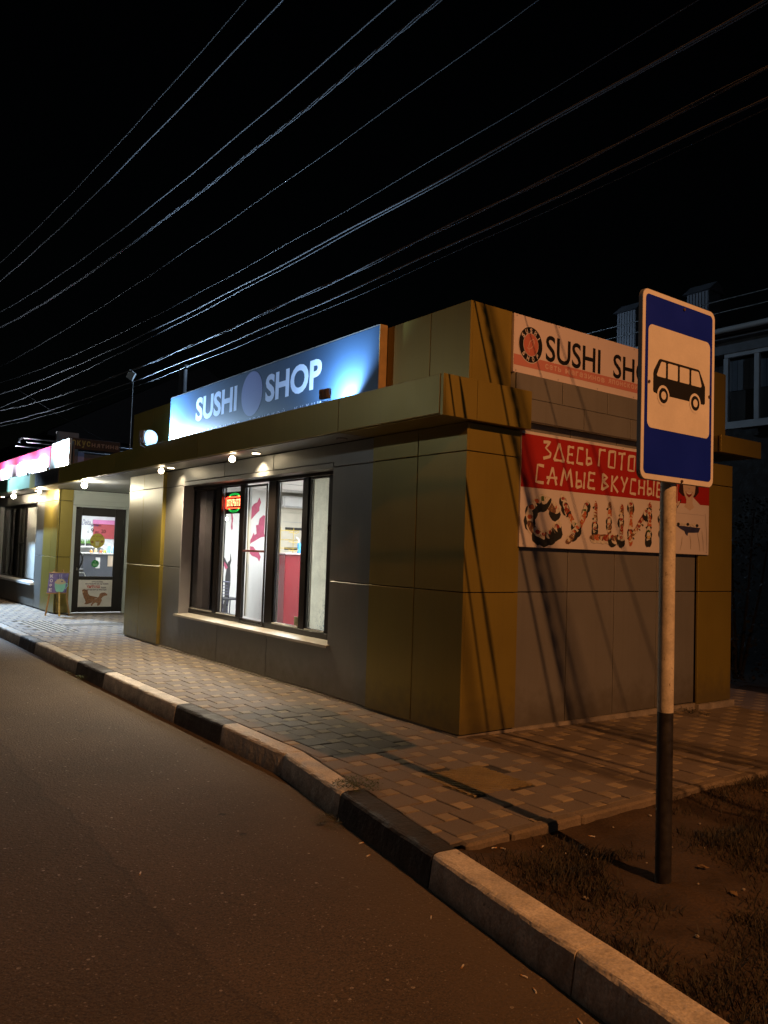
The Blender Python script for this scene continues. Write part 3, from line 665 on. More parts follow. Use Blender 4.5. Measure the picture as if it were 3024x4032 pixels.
# main window, set back in a deep reveal
def deep(m, k=.07):
    m.v = [(v[0]+k, v[1]+k*(v[1]+5.24)/4.93, v[2]+k*(v[2]-1.6)/4.93) for v in m.v]; return m
def window_main():
    f = MB(); x0, x1 = .13, .19
    def bar(y0, y1, z0, z1, xa=x0, xb=x1): f.box(xa, y0, z0, xb, y1, z1, brown_pvc, .006)
    bar(2.24, 6.46, .575, .665); bar(2.24, 6.46, 2.475, 2.555)
    for a, b in ((2.24, 2.455), (2.90, 3.035), (3.69, 3.895), (4.575, 4.70), (5.32, 5.46), (6.30, 6.46)): bar(a, b, .666, 2.474)
    # sashes proud of the frame
    for a, b in ((2.455, 2.90), (3.035, 3.69), (4.70, 5.32), (5.46, 6.30)):
        bar(a+.001, a+.018, .668, 2.472, .14, .185); bar(b-.018, b-.001, .668, 2.472, .14, .185); bar(a+.019, b-.019, .668, .69, .14, .185); bar(a+.019, b-.019, 2.45, 2.472, .14, .185)
    o = deep(f).build('window', B)
    s = MB()
    for a, b in ((3.89, 3.925), (4.535, 4.58)): s.box(.115, a, .60, .128, b, 2.45, brown_pvc, .003)
    s.box(.115, 3.926, .60, .128, 4.534, .63, brown_pvc, .003); s.box(.115, 3.926, 2.42, .128, 4.534, 2.45, brown_pvc, .003); s.box(.115, 3.926, 1.555, .128, 4.534, 1.583, M('screen_rail', (.10, .03, .03), .4), .003)
    deep(s).build('insect_screen_frame', o)
    g = MB()
    for a, b in ((2.485, 2.87), (3.065, 3.66), (3.895, 4.575), (4.73, 5.29), (5.49, 6.27)): g.add([(.16, a, .69), (.16, b, .69), (.16, b, 2.45), (.16, a, 2.45)], [(0, 1, 2, 3)], glass)
    deep(g).build('pane', o)
    t = MB(); lt = M('white_bead', (.62, .58, .52), .4)
    for a in (2.87, 3.66, 5.29): t.box(.186, a-.002, .69, .197, a+.016, 2.45, lt)
    for a, b in ((2.47, 2.89), (3.05, 3.68), (4.71, 5.31), (5.47, 6.29)): t.box(.1295, a, .669, .139, b, .682, lt)
    t.box(.199, 4.535, .69, .23, 4.575, 2.45, white_pl); deep(t).build('glazing_bead', o)
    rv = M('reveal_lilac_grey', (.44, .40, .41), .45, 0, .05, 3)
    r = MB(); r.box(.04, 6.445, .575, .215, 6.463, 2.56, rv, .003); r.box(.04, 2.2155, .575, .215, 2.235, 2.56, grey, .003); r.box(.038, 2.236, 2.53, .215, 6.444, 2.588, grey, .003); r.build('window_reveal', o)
    s = MB(); s.prism([(-.022, 2.17, .567), (-.022, 2.17, .538), (-.017, 2.17, .538), (-.017, 2.17, .563), (.20, 2.17, .578), (.20, 2.17, .584)], (0, 4.33, 0), sillm); s.build('sill', o)
    b = MB(); b.add([(.215, 2.40, .58), (.215, 2.94, .58), (.215, 2.94, 2.55), (.215, 2.40, 2.55)], [(0, 1, 2, 3)], M('frosted_film', (.60, .57, .45), .7, 0, .12, 9, .3, 40, fine=.1)); 
    fm = b.mats[0]; nt = fm.node_tree; N, L = nt.nodes, nt.links; bs = N['Principled BSDF']; base = bs.inputs['Base Color'].links[0].from_socket
    tcn = [n for n in N if n.type == 'TEX_COORD'][0].outputs['Object']; sx = N.new('ShaderNodeSeparateXYZ'); L.new(tcn, sx.inputs[0])
    nz = N.new('ShaderNodeTexNoise'); nz.inputs['Scale'].default_value = 34; nz.inputs['Detail'].default_value = 9; nz.inputs['Roughness'].default_value = .75; L.new(tcn, nz.inputs['Vector'])
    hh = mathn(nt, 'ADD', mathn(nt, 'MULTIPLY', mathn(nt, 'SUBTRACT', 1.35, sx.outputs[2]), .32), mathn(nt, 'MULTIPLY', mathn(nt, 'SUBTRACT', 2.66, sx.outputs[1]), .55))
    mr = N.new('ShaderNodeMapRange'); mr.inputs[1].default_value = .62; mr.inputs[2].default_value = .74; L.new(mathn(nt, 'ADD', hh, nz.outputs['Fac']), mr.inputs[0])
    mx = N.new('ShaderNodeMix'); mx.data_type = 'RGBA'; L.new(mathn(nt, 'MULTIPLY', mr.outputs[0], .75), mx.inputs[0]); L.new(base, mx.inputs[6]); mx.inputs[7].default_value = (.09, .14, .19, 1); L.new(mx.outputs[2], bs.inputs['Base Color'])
    tl = N.new('ShaderNodeBsdfTranslucent'); L.new(mx.outputs[2], tl.inputs[0]); ms = N.new('ShaderNodeMixShader'); ms.inputs[0].default_value = .62
    L.new(bs.outputs[0], ms.inputs[1]); L.new(tl.outputs[0], ms.inputs[2]); L.new(ms.outputs[0], N['Material Output'].inputs[0])
    deep(b).build('frosted_film', o)
    b = MB(); b.box(.21, 5.74, .58, .225, 6.40, 2.55, M('dark_purple_blind', (.085, .066, .075), .6)); b.box(.26, 5.40, .58, .27, 6.05, 2.55, M('dark_blind', (.022, .018, .020), .6)); deep(b).build('dark_blind', o)
    return o
window_main()
# snack-shop window at the left
f = MB()
for a, b, z0, z1 in ((15.41, 19.6, .575, .665), (15.41, 19.6, 2.475, 2.555)): f.box(.13, a, z0, .19, b, z1, brown_pvc, .006)
for a in (15.41, 16.95, 17.72, 18.50, 19.42): f.box(.13, a, .666, .19, a+.16, 2.474, brown_pvc, .006)
f.box(.135, 17.12, 1.53, .185, 17.71, 1.57, brown_pvc, .004)
o = f.build('window', B)
g = MB()
for a, b in ((15.57, 16.95), (17.11, 17.72), (17.88, 18.50), (18.66, 19.42)): g.add([(.16, a, .666), (.16, b, .666), (.16, b, 2.474), (.16, a, 2.474)], [(0, 1, 2, 3)], glass)
g.build('pane', o)
s = MB(); s.prism([(-.07, 15.36, .60), (-.07, 15.36, .545), (.129, 15.36, .57), (.129, 15.36, .625)], (0, 4.3, 0), M('white_sill', (.70, .70, .70), .35)); s.build('sill', o)
r = MB(); r.box(.02, 15.335, .575, .127, 15.40, 2.56, grey, .003); r.box(.02, 15.405, 2.56, .127, 19.65, 2.59, grey, .003); r.box(.02, 19.62, .575, .127, 19.655, 2.55, grey, .003); r.build('window_reveal', o)
b = MB(); bl = M('beige_blind', (.40, .36, .28), .7, 0, .1, 3); 
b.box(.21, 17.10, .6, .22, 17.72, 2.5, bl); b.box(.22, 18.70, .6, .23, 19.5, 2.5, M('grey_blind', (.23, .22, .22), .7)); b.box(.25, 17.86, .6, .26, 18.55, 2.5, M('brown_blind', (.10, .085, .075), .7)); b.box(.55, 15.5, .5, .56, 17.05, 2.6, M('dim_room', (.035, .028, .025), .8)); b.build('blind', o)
for y0, lean in ((15.9, .25), (16.35, .12)):
    pass
mb = MB(); mb.prism([(.40, 16.62, .66), (.40, 16.50, .66), (.40, 15.95, 2.5), (.40, 16.07, 2.5)], (.02, 0, 0), M('tan_curtain', (.34, .27, .2), .8)); mb.prism([(.43, 16.2, .66), (.43, 16.12, .66), (.43, 16.40, 2.5), (.43, 16.48, 2.5)], (.02, 0, 0), bl); mb.build('curtain', o)

# door of the snack shop
D = MB(); yd = 13.45
D.box(.404, yd, .03, .54, yd+.06, 2.42, brown_pvc, .008); D.box(1.30, yd, .03, 1.54, yd+.06, 2.42, brown_pvc, .008); D.box(.541, yd, 2.226, 1.299, yd+.06, 2.42, brown_pvc, .008)
D.box(.541, yd, .766, 1.299, yd+.06, .846, brown_pvc, .008); D.box(.541, yd, .03, 1.299, yd+.06, .146, brown_pvc, .008); D.box(.541, yd+.02, .147, 1.299, yd+.05, .765, brown_pvc)
door = D.build('door', B)
g = MB(); g.add([(.541, yd+.03, .847), (1.299, yd+.03, .847), (1.299, yd+.03, 2.225), (.541, yd+.03, 2.225)], [(0, 1, 2, 3)], glass2); g.build('door_glass', door)
h = MB(); h.tube([(.525, yd, 1.02), (.525, yd-.05, 1.06), (.56, yd-.075, 1.14), (.575, yd-.08, 1.23), (.56, yd-.07, 1.30), (.535, yd-.04, 1.36), (.53, yd, 1.38)], .018, blackp, 8); h.build('handle', door)
h = MB(); h.box(.462, yd-.012, .98, .492, yd, 1.05, chrome, .004); h.build('lock_plate', door)
for zz in (2.05, 1.30, .22, .85): h = MB(); h.tube([(1.478, yd-.012, zz), (1.478, yd-.012, zz+.13)], .013, blackp, 8); h.build('hinge', door)

# ================================================================== FRONT BANNER
navy = M('navy_banner', (.026, .062, .125), .5, 0, .05, 1.2, spec=.4); bwhite = M('banner_white', (.62, .75, 1.0), .5, 0, .03, 2); lilac = M('banner_lilac', (.22, .27, .52), .5, 0, .03, 2); bpale = M('banner_pale_text', (.42, .50, .66), .5, 0, 0)
S = thing('shop_banner', 'long dark blue banner sign lit from below on top of the canopy', 'shop sign', (-.1, 4.0, 3.16))
SY0, SY1, SZ0, SZ1 = 1.255, 6.80, 3.158, 3.918
mb = MB(); mb.box(-.095, SY0, SZ0, -.045, SY1, SZ1, navy, .003); mb.build('panel', S)
mb = MB(); wfr = M('raw_wood', (.33, .22, .09), .7, 0, .2, 8)
mb.box(-.044, SY0-.01, SZ0, -.002, SY0+.03, SZ1+.01, wfr); mb.box(-.098, SY0-.014, SZ0, -.046, SY0-.002, SZ1+.008, wfr); mb.box(-.044, SY1-.03, SZ0, -.002, SY1+.01, SZ1, wfr); mb.box(-.0935, SY0, SZ1+.001, -.004, SY1, SZ1+.012, steel); mb.build('frame', S)
P = FX(-.095, SY1, 0)
def yu(y): return SY1-y
mb = MB()
text(mb, P, 'SUSHI', yu(5.80), 3.435, yu(4.46), 3.785, .0006, bwhite, .034); mb.build('white_word', S); mb = MB()
text(mb, P, 'SHOP', yu(3.66), 3.435, yu(2.34), 3.785, .0006, bwhite, .034); mb.build('white_word', S)
mb = MB(); poly(mb, P, ell(yu(4.035), 3.607, .292, .292, 56), .0006, lilac); mb.build('disc', S)
for wv, a, b, hi in (('сеть', 6.22, 5.78, 3.29), ('магазинов', 5.55, 4.35, 3.29), ('японской', 4.1, 3.15, 3.315), ('кухни', 2.92, 2.335, 3.29)):
    mb = MB(); lower_word(mb, P, wv, yu(a), 3.222, yu(b), 3.287, .0006, bpale, .004, .45); mb.build('small_word', S)

# floodlights for banner
def flood(x, y, z, rz, label, lit, k=1.):
    t = thing('floodlight', label, 'floodlight', (x, y, z-.1), 'floodlights standing on the canopy')
    c, s_ = math.cos(rz), math.sin(rz)
    def tr(mbx):
        for i, v in enumerate(mbx.v):
            px, py = v[0]*k, v[1]*k; mbx.v[i] = (x+px*c-py*s_, y+px*s_+py*c, z+v[2]*k)
    a = MB(); a.box(-.04, -.105, -.06, .018, .105, .085, M('flood_housing', (.10, .075, .05), .5), .006)
    for q in range(6): a.box(-.058, -.085+q*.032, -.05, -.041, -.075+q*.032, .075, a.mats[0])
    tr(a); a.build('housing', t)
    a = MB(); a.ball((.02, 0, .012), .088, M('flood_lens', (.8, .85, .9), .2, emit=(.32, .62, 1), es=2.4 if lit else 1.2), .45 if not lit else .9, 1, .75 if not lit else 1, 20); tr(a); a.build('lens', t)
    a = MB(); a.tube([(-.01, -.112, .0), (-.01, -.112, -.08), (-.01, 0, -.10), (-.01, .112, -.08), (-.01, .112, 0)], .006, steel, 6); tr(a); a.build('bracket', t)
    return t
flood(-.36, 6.99, 3.262, R(-58), 'blazing white floodlight at the left end of the blue banner', True, 1.45)
flood(-.37, 1.80, 3.235, R(8), 'small floodlight seen from behind below the word SHOP', False, .72)
for k, yy in enumerate((12.9, 14.7, 16.6, 18.6)):
    flood(-.385, yy, 3.175, 0, ('floodlight on the canopy below the white and teal lightbox', 'floodlight below the right end of the red banner', 'floodlight below the middle of the red banner', 'floodlight below the far end of the red banner')[k], False, .45)
# bulbs and downlights under the canopy
bulb_w = M('bulb_glow_warm', (1, .9, .7), .4, emit=(1, .80, .5), es=26, var=0); bulb_n = M('bulb_glow_white', (1, .97, .9), .4, emit=(1, .93, .74), es=40, var=0)
for y, rr, m, z, lab in ((6.59, .042, bulb_w, 2.755, 'warm round bulb under the canopy by the gold strip'), (4.14, .042, bulb_w, 2.755, 'warm round bulb under the canopy above the red LED sign'), (10.55, .058, bulb_n, 2.73, 'large white bulb under the canopy before the recessed door'),
                       (14.0, .042, bulb_w, 2.755, 'warm round bulb under the canopy at the gold pillar'), (16.6, .06, bulb_n, 2.74, 'bright bulb under the green canopy edge at far left')):
    t = thing('soffit_bulb', lab, 'bulb lamp', (-.28, y, ZT), 'lamps under the canopy')
    a = MB(); a.tube([(-.28, y, ZT+.003), (-.28, y, ZT-.015)], .036, chrome, 14); a.build('socket', t)
    a = MB(); a.ball((-.28, y, z-.012), rr, m, 1, 1, 1, 14); a.build('bulb', t)
for y, lit, lab in ((6.50, 1, 'flat recessed downlight above the grey wall strip left of the window'), (3.72, 1, 'flat recessed downlight above the middle of the window'), (1.78, 0, 'unlit recessed downlight near the corner column'), (14.75, 1, 'flat recessed downlight above the grey strip by the left window'), (18.5, 1, 'flat recessed downlight above the far end of the left window')):
    t = thing('recessed_downlight', lab, 'downlight', (-.2, y, ZT), 'recessed downlights in the canopy')
    a = MB(); a.tube([(-.16, y, ZT+.002), (-.16, y, ZT-.008)], .062, chrome, 18); a.build('rim', t)
    a = MB(); a.tube([(-.16, y, ZT-.004), (-.16, y, ZT-.010)], .048, bulb_w if lit else M('dead_lamp', (.25, .23, .2), .3), 18); a.build('lens', t)

# LED "open" sign
L_ = thing('led_sign', 'black LED sign with red letters and green arcs hanging in the window', 'LED sign', (.22, 4.98, 2.1))
mb = MB(); mb.box(.20, 4.735, 2.085, .225, 5.285, 2.395, blackp, .004); deep(mb).build('housing', L_)
ledr = M('led_red', (.9, .05, .03), .4, emit=(1, .03, .012), es=20, var=0); ledw = M('led_amber', (1, .5, .3), .4, emit=(1, .25, .10), es=14, var=0); ledg = M('led_green', (.05, .9, .3), .4, emit=(.015, .75, .10), es=3, var=0)
P = FX(.198, 5.285, 2.085); mb = MB()
FONT5 = {'О': ['111', '101', '101', '101', '111'], 'Т': ['111', '010', '010', '010', '010'], 'К': ['101', '110', '100', '110', '101'], 'Р': ['111', '101', '111', '100', '100'], 'Ы': ['1001', '1001', '1101', '1011', '1101']}
ux = .065; du = .0145
for ch in 'ОТКРЫТО':
    g5 = FONT5[ch]
    for rI, row in enumerate(g5):
        for cI, c in enumerate(row):
            if c == '1': poly(mb, P, ell(ux+cI*du, .195-rI*.020, .0066, .0085, 8), .001, ledw)
    ux += (len(g5[0])+1)*du
deep(mb).build('letters', L_)
mb = MB()
for k in range(7):
    for uu in (.022, .040, .510, .528): poly(mb, P, ell(uu, .085+k*.022, .0085, .0105, 8), .001, ledr)
for k in range(22):
    for vv in (.078, .232): poly(mb, P, ell(.06+k*.0205, vv, .008, .009, 8), .001, ledr)
deep(mb).build('red_border', L_)
mb = MB()
for k in range(15):
    t = math.pi*k/14
    for sg, b0 in ((1, .240), (-1, .068)):
        for q in (0, 1): poly(mb, P, ell(.275-(.14+q*.02)*math.cos(t), b0+sg*(.028+q*.018)*math.sin(t), .0055, .0065, 8), .001, ledg)
deep(mb).build('green_arcs', L_)
# mural inside
mur = thing('wall_mural', 'pink blossom tree mural on the white wall inside the sushi shop', 'mural', (2.0, 8.41, 1.3))
P = FY(0, 8.418, 0); mtr = M('mural_trunk', (.05, .048, .05), .7); mpk = M('mural_pink', (.50, .10, .17), .7, 0, .2, 12); 
mb = MB(); poly(mb, P, [(1.83, 1.51), (1.85, 1.37), (1.83, 1.28), (1.85, 1.07), (1.85, .91), (1.83, .73), (1.84, .64), (1.82, .51), (1.83, .02), (1.70, .02), (1.71, .46), (1.74, .61), (1.74, .84), (1.74, 1.06), (1.76, 1.22), (1.78, 1.33), (1.82, 1.37)], .002, mtr); poly(mb, P, [(1.77, 1.20), (1.80, 1.26), (1.71, 1.42), (1.68, 1.40)], .0026, mtr); mb.build('trunk', mur)
mb = MB(); mlay = 0
for pl in ([(1.57, 1.48), (1.58, 1.52), (1.63, 1.56), (1.68, 1.52), (1.7, 1.45), (1.69, 1.39), (1.66, 1.38), (1.69, 1.36), (1.76, 1.28), (1.78, 1.23), (1.74, 1.2), (1.71, 1.26), (1.66, 1.29), (1.61, 1.32), (1.58, 1.29), (1.57, 1.37)],
           [(1.8, 2.25), (1.83, 2.25), (1.85, 2.15), (1.84, 2.05), (1.85, 1.96), (1.83, 1.93), (1.81, 1.99), (1.82, 2.11)],
           [(2.19, 2.35), (2.27, 2.45), (2.29, 2.41), (2.25, 2.33), (2.31, 2.36), (2.34, 2.49), (2.38, 2.59), (2.42, 2.49), (2.39, 2.4), (2.39, 2.33), (2.31, 2.25), (2.25, 2.18), (2.2, 2.12)],
           [(2.2, 1.73), (2.25, 1.81), (2.29, 1.91), (2.31, 1.86), (2.35, 1.89), (2.33, 2.05), (2.38, 2.06), (2.4, 2.18), (2.48, 2.25), (2.52, 2.24), (2.46, 2.19), (2.44, 2.11), (2.43, 2.02), (2.43, 1.96), (2.39, 1.91), (2.38, 1.87), (2.49, 1.93), (2.51, 1.91), (2.47, 1.88), (2.53, 1.84), (2.44, 1.82), (2.34, 1.76), (2.25, 1.71), (2.2, 1.67)],
           [(2.19, 1.65), (2.29, 1.64), (2.35, 1.57), (2.41, 1.54), (2.46, 1.45), (2.43, 1.36), (2.39, 1.42), (2.33, 1.45), (2.28, 1.46), (2.24, 1.49), (2.2, 1.54)]): mlay += 1; poly(mb, P, pl, .003+.0006*mlay, mpk)
mb.build('blossom', mur)
# furniture inside
t = thing('counter', 'tall glossy red serving counter behind the sushi shop window', 'counter', (2.9, 7.3, 0))
redc = M('counter_red', (.17, .012, .017), .25, 0, .05, 3, coat=.3)
mb = MB(); mb.box(2.25, 7.10, .02, 3.6, 7.55, 1.52, redc, .006); mb.build('front_panel', t)
mb = MB(); mb.box(2.23, 7.06, 1.521, 3.62, 7.6, 1.545, M('counter_top', (.6, .45, .45), .3), .004); mb.build('top', t)
t = thing('metal_chair', 'metal frame chair with dark seat inside by the mural', 'chair', (1.33, 7.6, .28))
csn = M('chair_metal', (.10, .10, .14), .3, .7)
mb = MB()
for px in (1.215, 1.335): mb.tube([(px-.01, 7.42, 1.02), (px+.01, 7.44, .85), (px+.03, 7.46, .735)], .011, csn, 8)
mb.tube([(1.20, 7.42, 1.02), (1.35, 7.42, 1.01)], .012, csn, 8)
for zz in (.95, .90, .85, .80): mb.tube([(1.21+(1-zz)*.1, 7.43, zz), (1.335+(1-zz)*.1, 7.43, zz)], .006, csn, 6)
mb.build('backrest', t)
mb = MB(); mb.box(1.235, 7.42, .70, 1.56, 7.78, .735, M('dark_seat', (.03, .03, .035), .5), .012); mb.build('seat', t)
for px, py in ((1.25, 7.44), (1.33, 7.44), (1.54, 7.44), (1.54, 7.76)): mb = MB(); mb.tube([(px, py, .70), (px-.012, py, .02)], .011, csn, 8); mb.build('leg', t)
t = thing('air_conditioner', 'white wall air conditioner high above the counter', 'air conditioner', (3.1, 8.3, 2.3))
mb = MB(); mb.box(2.78, 8.17, 2.42, 3.7, 8.418, 2.64, white_pl, .03); mb.build('body', t); mb = MB(); mb.box(2.82, 8.155, 2.425, 3.66, 8.168, 2.44, steel); mb.build('vent_flap', t)
t = thing('cream_door', 'cream door with dark glass strips behind the counter', 'door', (3.1, 8.41, 0))
mb = MB(); mb.box(2.82, 8.385, .03, 3.72, 8.416, 2.32, wood, .004); mb.build('leaf', t); mb = MB()
for zz in (1.60, 1.99): mb.box(2.95, 8.378, zz, 3.6, 8.384, zz+.05, blackp)
for zz in (2.14, 1.80): mb.box(2.9, 8.379, zz, 3.65, 8.383, zz+.008, steel)
mb.build('glass_strip', t)
t = thing('wire_rack', 'yellow wire rack standing on the red counter', 'rack', (2.5, 7.3, 1.55)); ym = M('rack_yellow', (.50, .36, .08), .4, .5)
mb = MB()
for zz in (1.63, 1.78, 1.95): mb.tube([(2.32, 7.25, zz), (2.60, 7.25, zz), (2.62, 7.45, zz), (2.32, 7.45, zz)], .006, ym, 6); mb.tube([(2.36, 7.2, zz-.03), (2.52, 7.2, zz-.05), (2.56, 7.2, zz-.02)], .006, ym, 6)
for px in (2.33, 2.60): mb.tube([(px, 7.45, 1.545), (px, 7.45, 2.0)], .006, ym, 6)
mb.build('frame', t)
t = thing('spray_bottle', 'blue bottle with white nozzle on the red counter', 'bottle', (2.64, 7.3, 1.545))
mb = MB(); mb.tube([(2.62, 7.25, 1.546), (2.615, 7.25, 1.70), (2.60, 7.25, 1.74)], [.042, .04, .018], M('bottle_blue', (.06, .28, .62), .3), 12); mb.build('body', t); mb = MB(); mb.tube([(2.60, 7.25, 1.741), (2.585, 7.25, 1.80), (2.545, 7.25, 1.83)], [.014, .014, .010], white_pl, 8); mb.build('nozzle', t)
t = thing('card_reader', 'black card terminal lying on the red counter', 'card terminal', (2.75, 7.2, 1.545)); mb = MB(); mb.box(2.66, 7.18, 1.546, 2.84, 7.28, 1.575, blackp, .008); mb.build('body', t); mb = MB(); mb.box(2.68, 7.19, 1.5755, 2.73, 7.27, 1.578, M('reader_screen', (.15, .2, .25), .2)); mb.build('screen', t)
t = thing('glint_bulb', 'small glowing bulb on a cable, added for a street lamp glint in the pane', 'lamp', (1.0, 6.95, 2.1)); mb = MB()  # added bulb, stands in for a street lamp reflected in the glass
mb.tube([(1.0, 6.95, 2.72), (1.0, 6.95, 2.12)], .006, blackp, 6); mb.build('cable', t); mb = MB(); mb.ball((1.0, 6.95, 2.08), .03, bulb_n, 1.5, 1.5, .9); mb.build('bulb', t)
t = thing('open_plate', 'small plate with the word OPEN in Russian low in the window', 'sign plate', (.21, 3.2, .7)); mb = MB(); mb.box(.200, 3.02, .69, .206, 3.24, .79, M('cream_plate', (.6, .52, .3), .5)); deep(mb).build('plate', t); mb = MB(); P = FX(.1995, 3.21, .69); text(mb, P, 'ОТКРЫТО', .01, .02, .18, .085, .001, inkblack, .01); deep(mb).build('lettering', t)

# ================================================================== SIDE SIGN AND POSTER
cream = M('sign_cream', (.62, .54, .56), .45, 0, .05, 2); pinkb = M('sign_pink', (.50, .19, .17), .45, 0, .05, 2); salm = M('sign_salmon', (.46, .14, .11), .45, 0, .05, 2); palep = M('sign_pale_letters', (.62, .40, .36), .45, 0, 0); sblk = M('sign_black', (.010, .010, .013), .4, 0, 0)
S = thing('side_sign', 'white SUSHI SHOP board with pink band and round logo on the side wall', 'shop sign', (2.0, -.02, 3.33))
SX0, SX1, SZ0, SZ1 = .525, 3.66, 3.332, 3.887
mb = MB(); mb.box(SX0, -.030, SZ0, SX1, .003, SZ1, cream, .003); mb.build('panel', S)
P = FY(0, -.030, 0)
mb = MB(); poly(mb, P, [(SX0+.004, 3.402), (SX1-.004, 3.402), (SX1-.004, 3.503), (SX0+.004, 3.503)], .0012, pinkb); mb.build('pink_band', S)
mb = MB(); text(mb, P, 'SUSHI', .965, 3.507, 1.79, 3.762, .0024, sblk, .012); mb.build('black_word', S); mb = MB(); text(mb, P, 'SHOP', 2.0, 3.507, 2.82, 3.762, .0024, sblk, .012); mb.build('black_word', S)
for wv, a, b, lo, hi in (('сеть', .96, 1.19, 3.425, 3.485), ('магазинов', 1.25, 1.86, 3.425, 3.485), ('японской', 1.92, 2.42, 3.425, 3.502), ('кухни', 2.48, 2.82, 3.425, 3.485)):
    mb = MB(); lower_word(mb, P, wv, a, .5*(lo+hi)-.027, b, .5*(lo+hi)+.023, .0024, palep, .03); mb.build('pale_word', S)
lx, lz = .752, 3.622
mb = MB(); poly(mb, P, ell(lx, lz, .168, .178, 48), .0024, cream); poly(mb, P, ell(lx, lz, .160, .170, 48), .0034, sblk); poly(mb, P, ell(lx, lz, .104, .112, 40), .0044, cream); poly(mb, P, ell(lx, lz, .100, .107, 40), .0052, salm)
def arc(word, a0, a1, r0, inv):
    for i, ch in enumerate(word):
        a = R(a0+(a1-a0)*(i/(len(word)-1))); wdt = .030 if ch != 'I' else .009
        def fn(u, v, a=a):
            if not inv: c = (lx+math.cos(a)*(r0+v)*.95+math.sin(a)*u, lz+math.sin(a)*(r0+v)-math.cos(a)*u)
            else: c = (lx+math.cos(a)*(r0-v)*.95-math.sin(a)*u, lz+math.sin(a)*(r0-v)+math.cos(a)*u)
            return c
        text(mb, P, ch, -wdt/2, -.022, wdt/2, .022, .0044, cream, .03, fn=fn)
arc('SUSHI', 146, 34, .136, False); arc('SHOP', 224, 316, .138, True)
fp = [(lx-.045+.09*t+.018*math.sin(t*3.1), lz-.055+.115*t) for t in [i/10 for i in range(11)]]
fish = [(.030, .060), (.045, .035), (.035, .0), (.005, -.030), (-.025, -.045), (-.032, -.015), (-.015, .03), (.030, .060)]
stroke(mb, P, [(lx+a, lz+b) for a, b in fish], .007, .0062, palep); stroke(mb, P, [(lx-.055, lz-.035), (lx-.028, lz-.045), (lx-.022, lz-.075)], .007, .0062, palep); stroke(mb, P, [(lx+.02, lz+.02), (lx+.033, lz+.04)], .006, .0062, palep)
mb.build('logo', S)
mb = MB()
for px in (.56, 1.15, 1.75, 2.35, 2.95, 3.6):
    for pz in (3.35, 3.87): poly(mb, P, ell(px, pz, .006, .006, 10), .002, steel)
mb.build('screw', S)

T = thing('sushi_poster', 'wide red and white poster with sushi letters and smiling woman on the side wall', 'poster', (2.2, 0, 1.7))
PX0, PX1, PZ0, PZ1 = .672, 3.84, 1.70, 2.80
pw = M('poster_white', (.62, .57, .57), .45, 0, .04, 3); pr = M('poster_red', (.36, .018, .014), .45, 0, .06, 3); pcream = M('poster_letters', (.64, .54, .46), .45, 0, .03, 8)
YP = -.022
mb = MB(); mb.box(PX0, YP, PZ0, PX1, .038, PZ1, pw, .003); mb.build('board', T)
P = FY(0, YP, 0)
mb = MB(); poly(mb, P, [(PX0+.002, 2.266), (3.19, 2.272), (3.20, 2.768), (PX0+.002, 2.772)], .0012, pr); poly(mb, P, [(3.2, 2.273), (PX1-.002, 2.281), (PX1-.002, 2.775), (3.2, 2.768)], .0012, pr); mb.build('red_field', T)
BR = {'З': [[(0, .95), (.55, 1), (.18, .62), (.62, .35), (.55, .15), (0, 0)]], 'Д': [[(.0, .02), (.42, 1)], [(.42, 1), (.85, .03)], [(0, .04), (.88, .03)]], 'Е': [[(.08, 1), (.0, .02)], [(.06, .97), (.55, .95)], [(.05, .52), (.45, .52)], [(0, .04), (.55, .02)]],
      'С': [[(.55, .95), (.1, .98), (0, .05), (.55, .03)]], 'Ь': [[(.05, 1), (.05, .02)], [(.05, .02), (.5, .15), (.42, .45), (.06, .42)]], 'Г': [[(.1, 1), (0, 0)], [(.08, .95), (.6, .97)]], 'О': [[(.05, .95), (.6, 1), (.55, .03), (.0, .05), (.06, .97)]],
      'Т': [[(0, .95), (.65, 1)], [(.36, .97), (.28, 0)]], 'В': [[(.08, 1), (0, 0)], [(.08, .97), (.5, .8), (.08, .55)], [(.08, .55), (.6, .28), (0, .03)]], 'И': [[(0, 1), (.05, 0), (.55, .95), (.52, 0)]], 'М': [[(0, 0), (.22, 1), (.42, .35), (.68, 1), (.85, 0)]],
      'А': [[(0, 0), (.35, 1)], [(.35, 1), (.65, 0)], [(-.08, .38), (.7, .42)]], 'Ы': [[(.05, 1), (.05, .03)], [(.05, .03), (.45, .15), (.38, .45), (.06, .42)], [(.68, 1), (.62, 0)]], 'К': [[(.05, 1), (0, 0)], [(.55, 1), (.08, .5), (.6, 0)]],
      'У': [[(0, 1), (.32, .45)], [(.6, 1), (.15, 0)]], 'Н': [[(.03, 1), (0, 0)], [(.55, 1), (.5, 0)], [(0, .5), (.55, .48)]]}
def brush(mb, word, x0, z0, x1, z1):
    tot = sum((.45 if c == ' ' else max(p[0] for s_ in BR[c] for p in s_)+.28) for c in word)-.28; k = (x1-x0)/tot; u = x0
    for c in word:
        if c == ' ': u += .45*k; continue
        jz = random.uniform(-.006, .006); hs = (z1-z0)*random.uniform(.94, 1.03)
        mb = MB()
        for s_ in BR[c]:
            pts = []
            for (a, b), (a2, b2) in zip(s_, s_[1:]):
                for q in range(4): pts.append((u+(a+(a2-a)*q/4)*k, z0+jz+(b+(b2-b)*q/4)*hs))
            pts.append((u+s_[-1][0]*k, z0+jz+s_[-1][1]*hs)); n = len(pts)
            stroke(mb, P, pts, [.016+.014*abs(math.cos(math.pi*i/(n-1))) for i in range(n)], .0024, pcream)
        mb.build('brush_letter', T); u += (max(p[0] for s_ in BR[c] for p in s_)+.28)*k
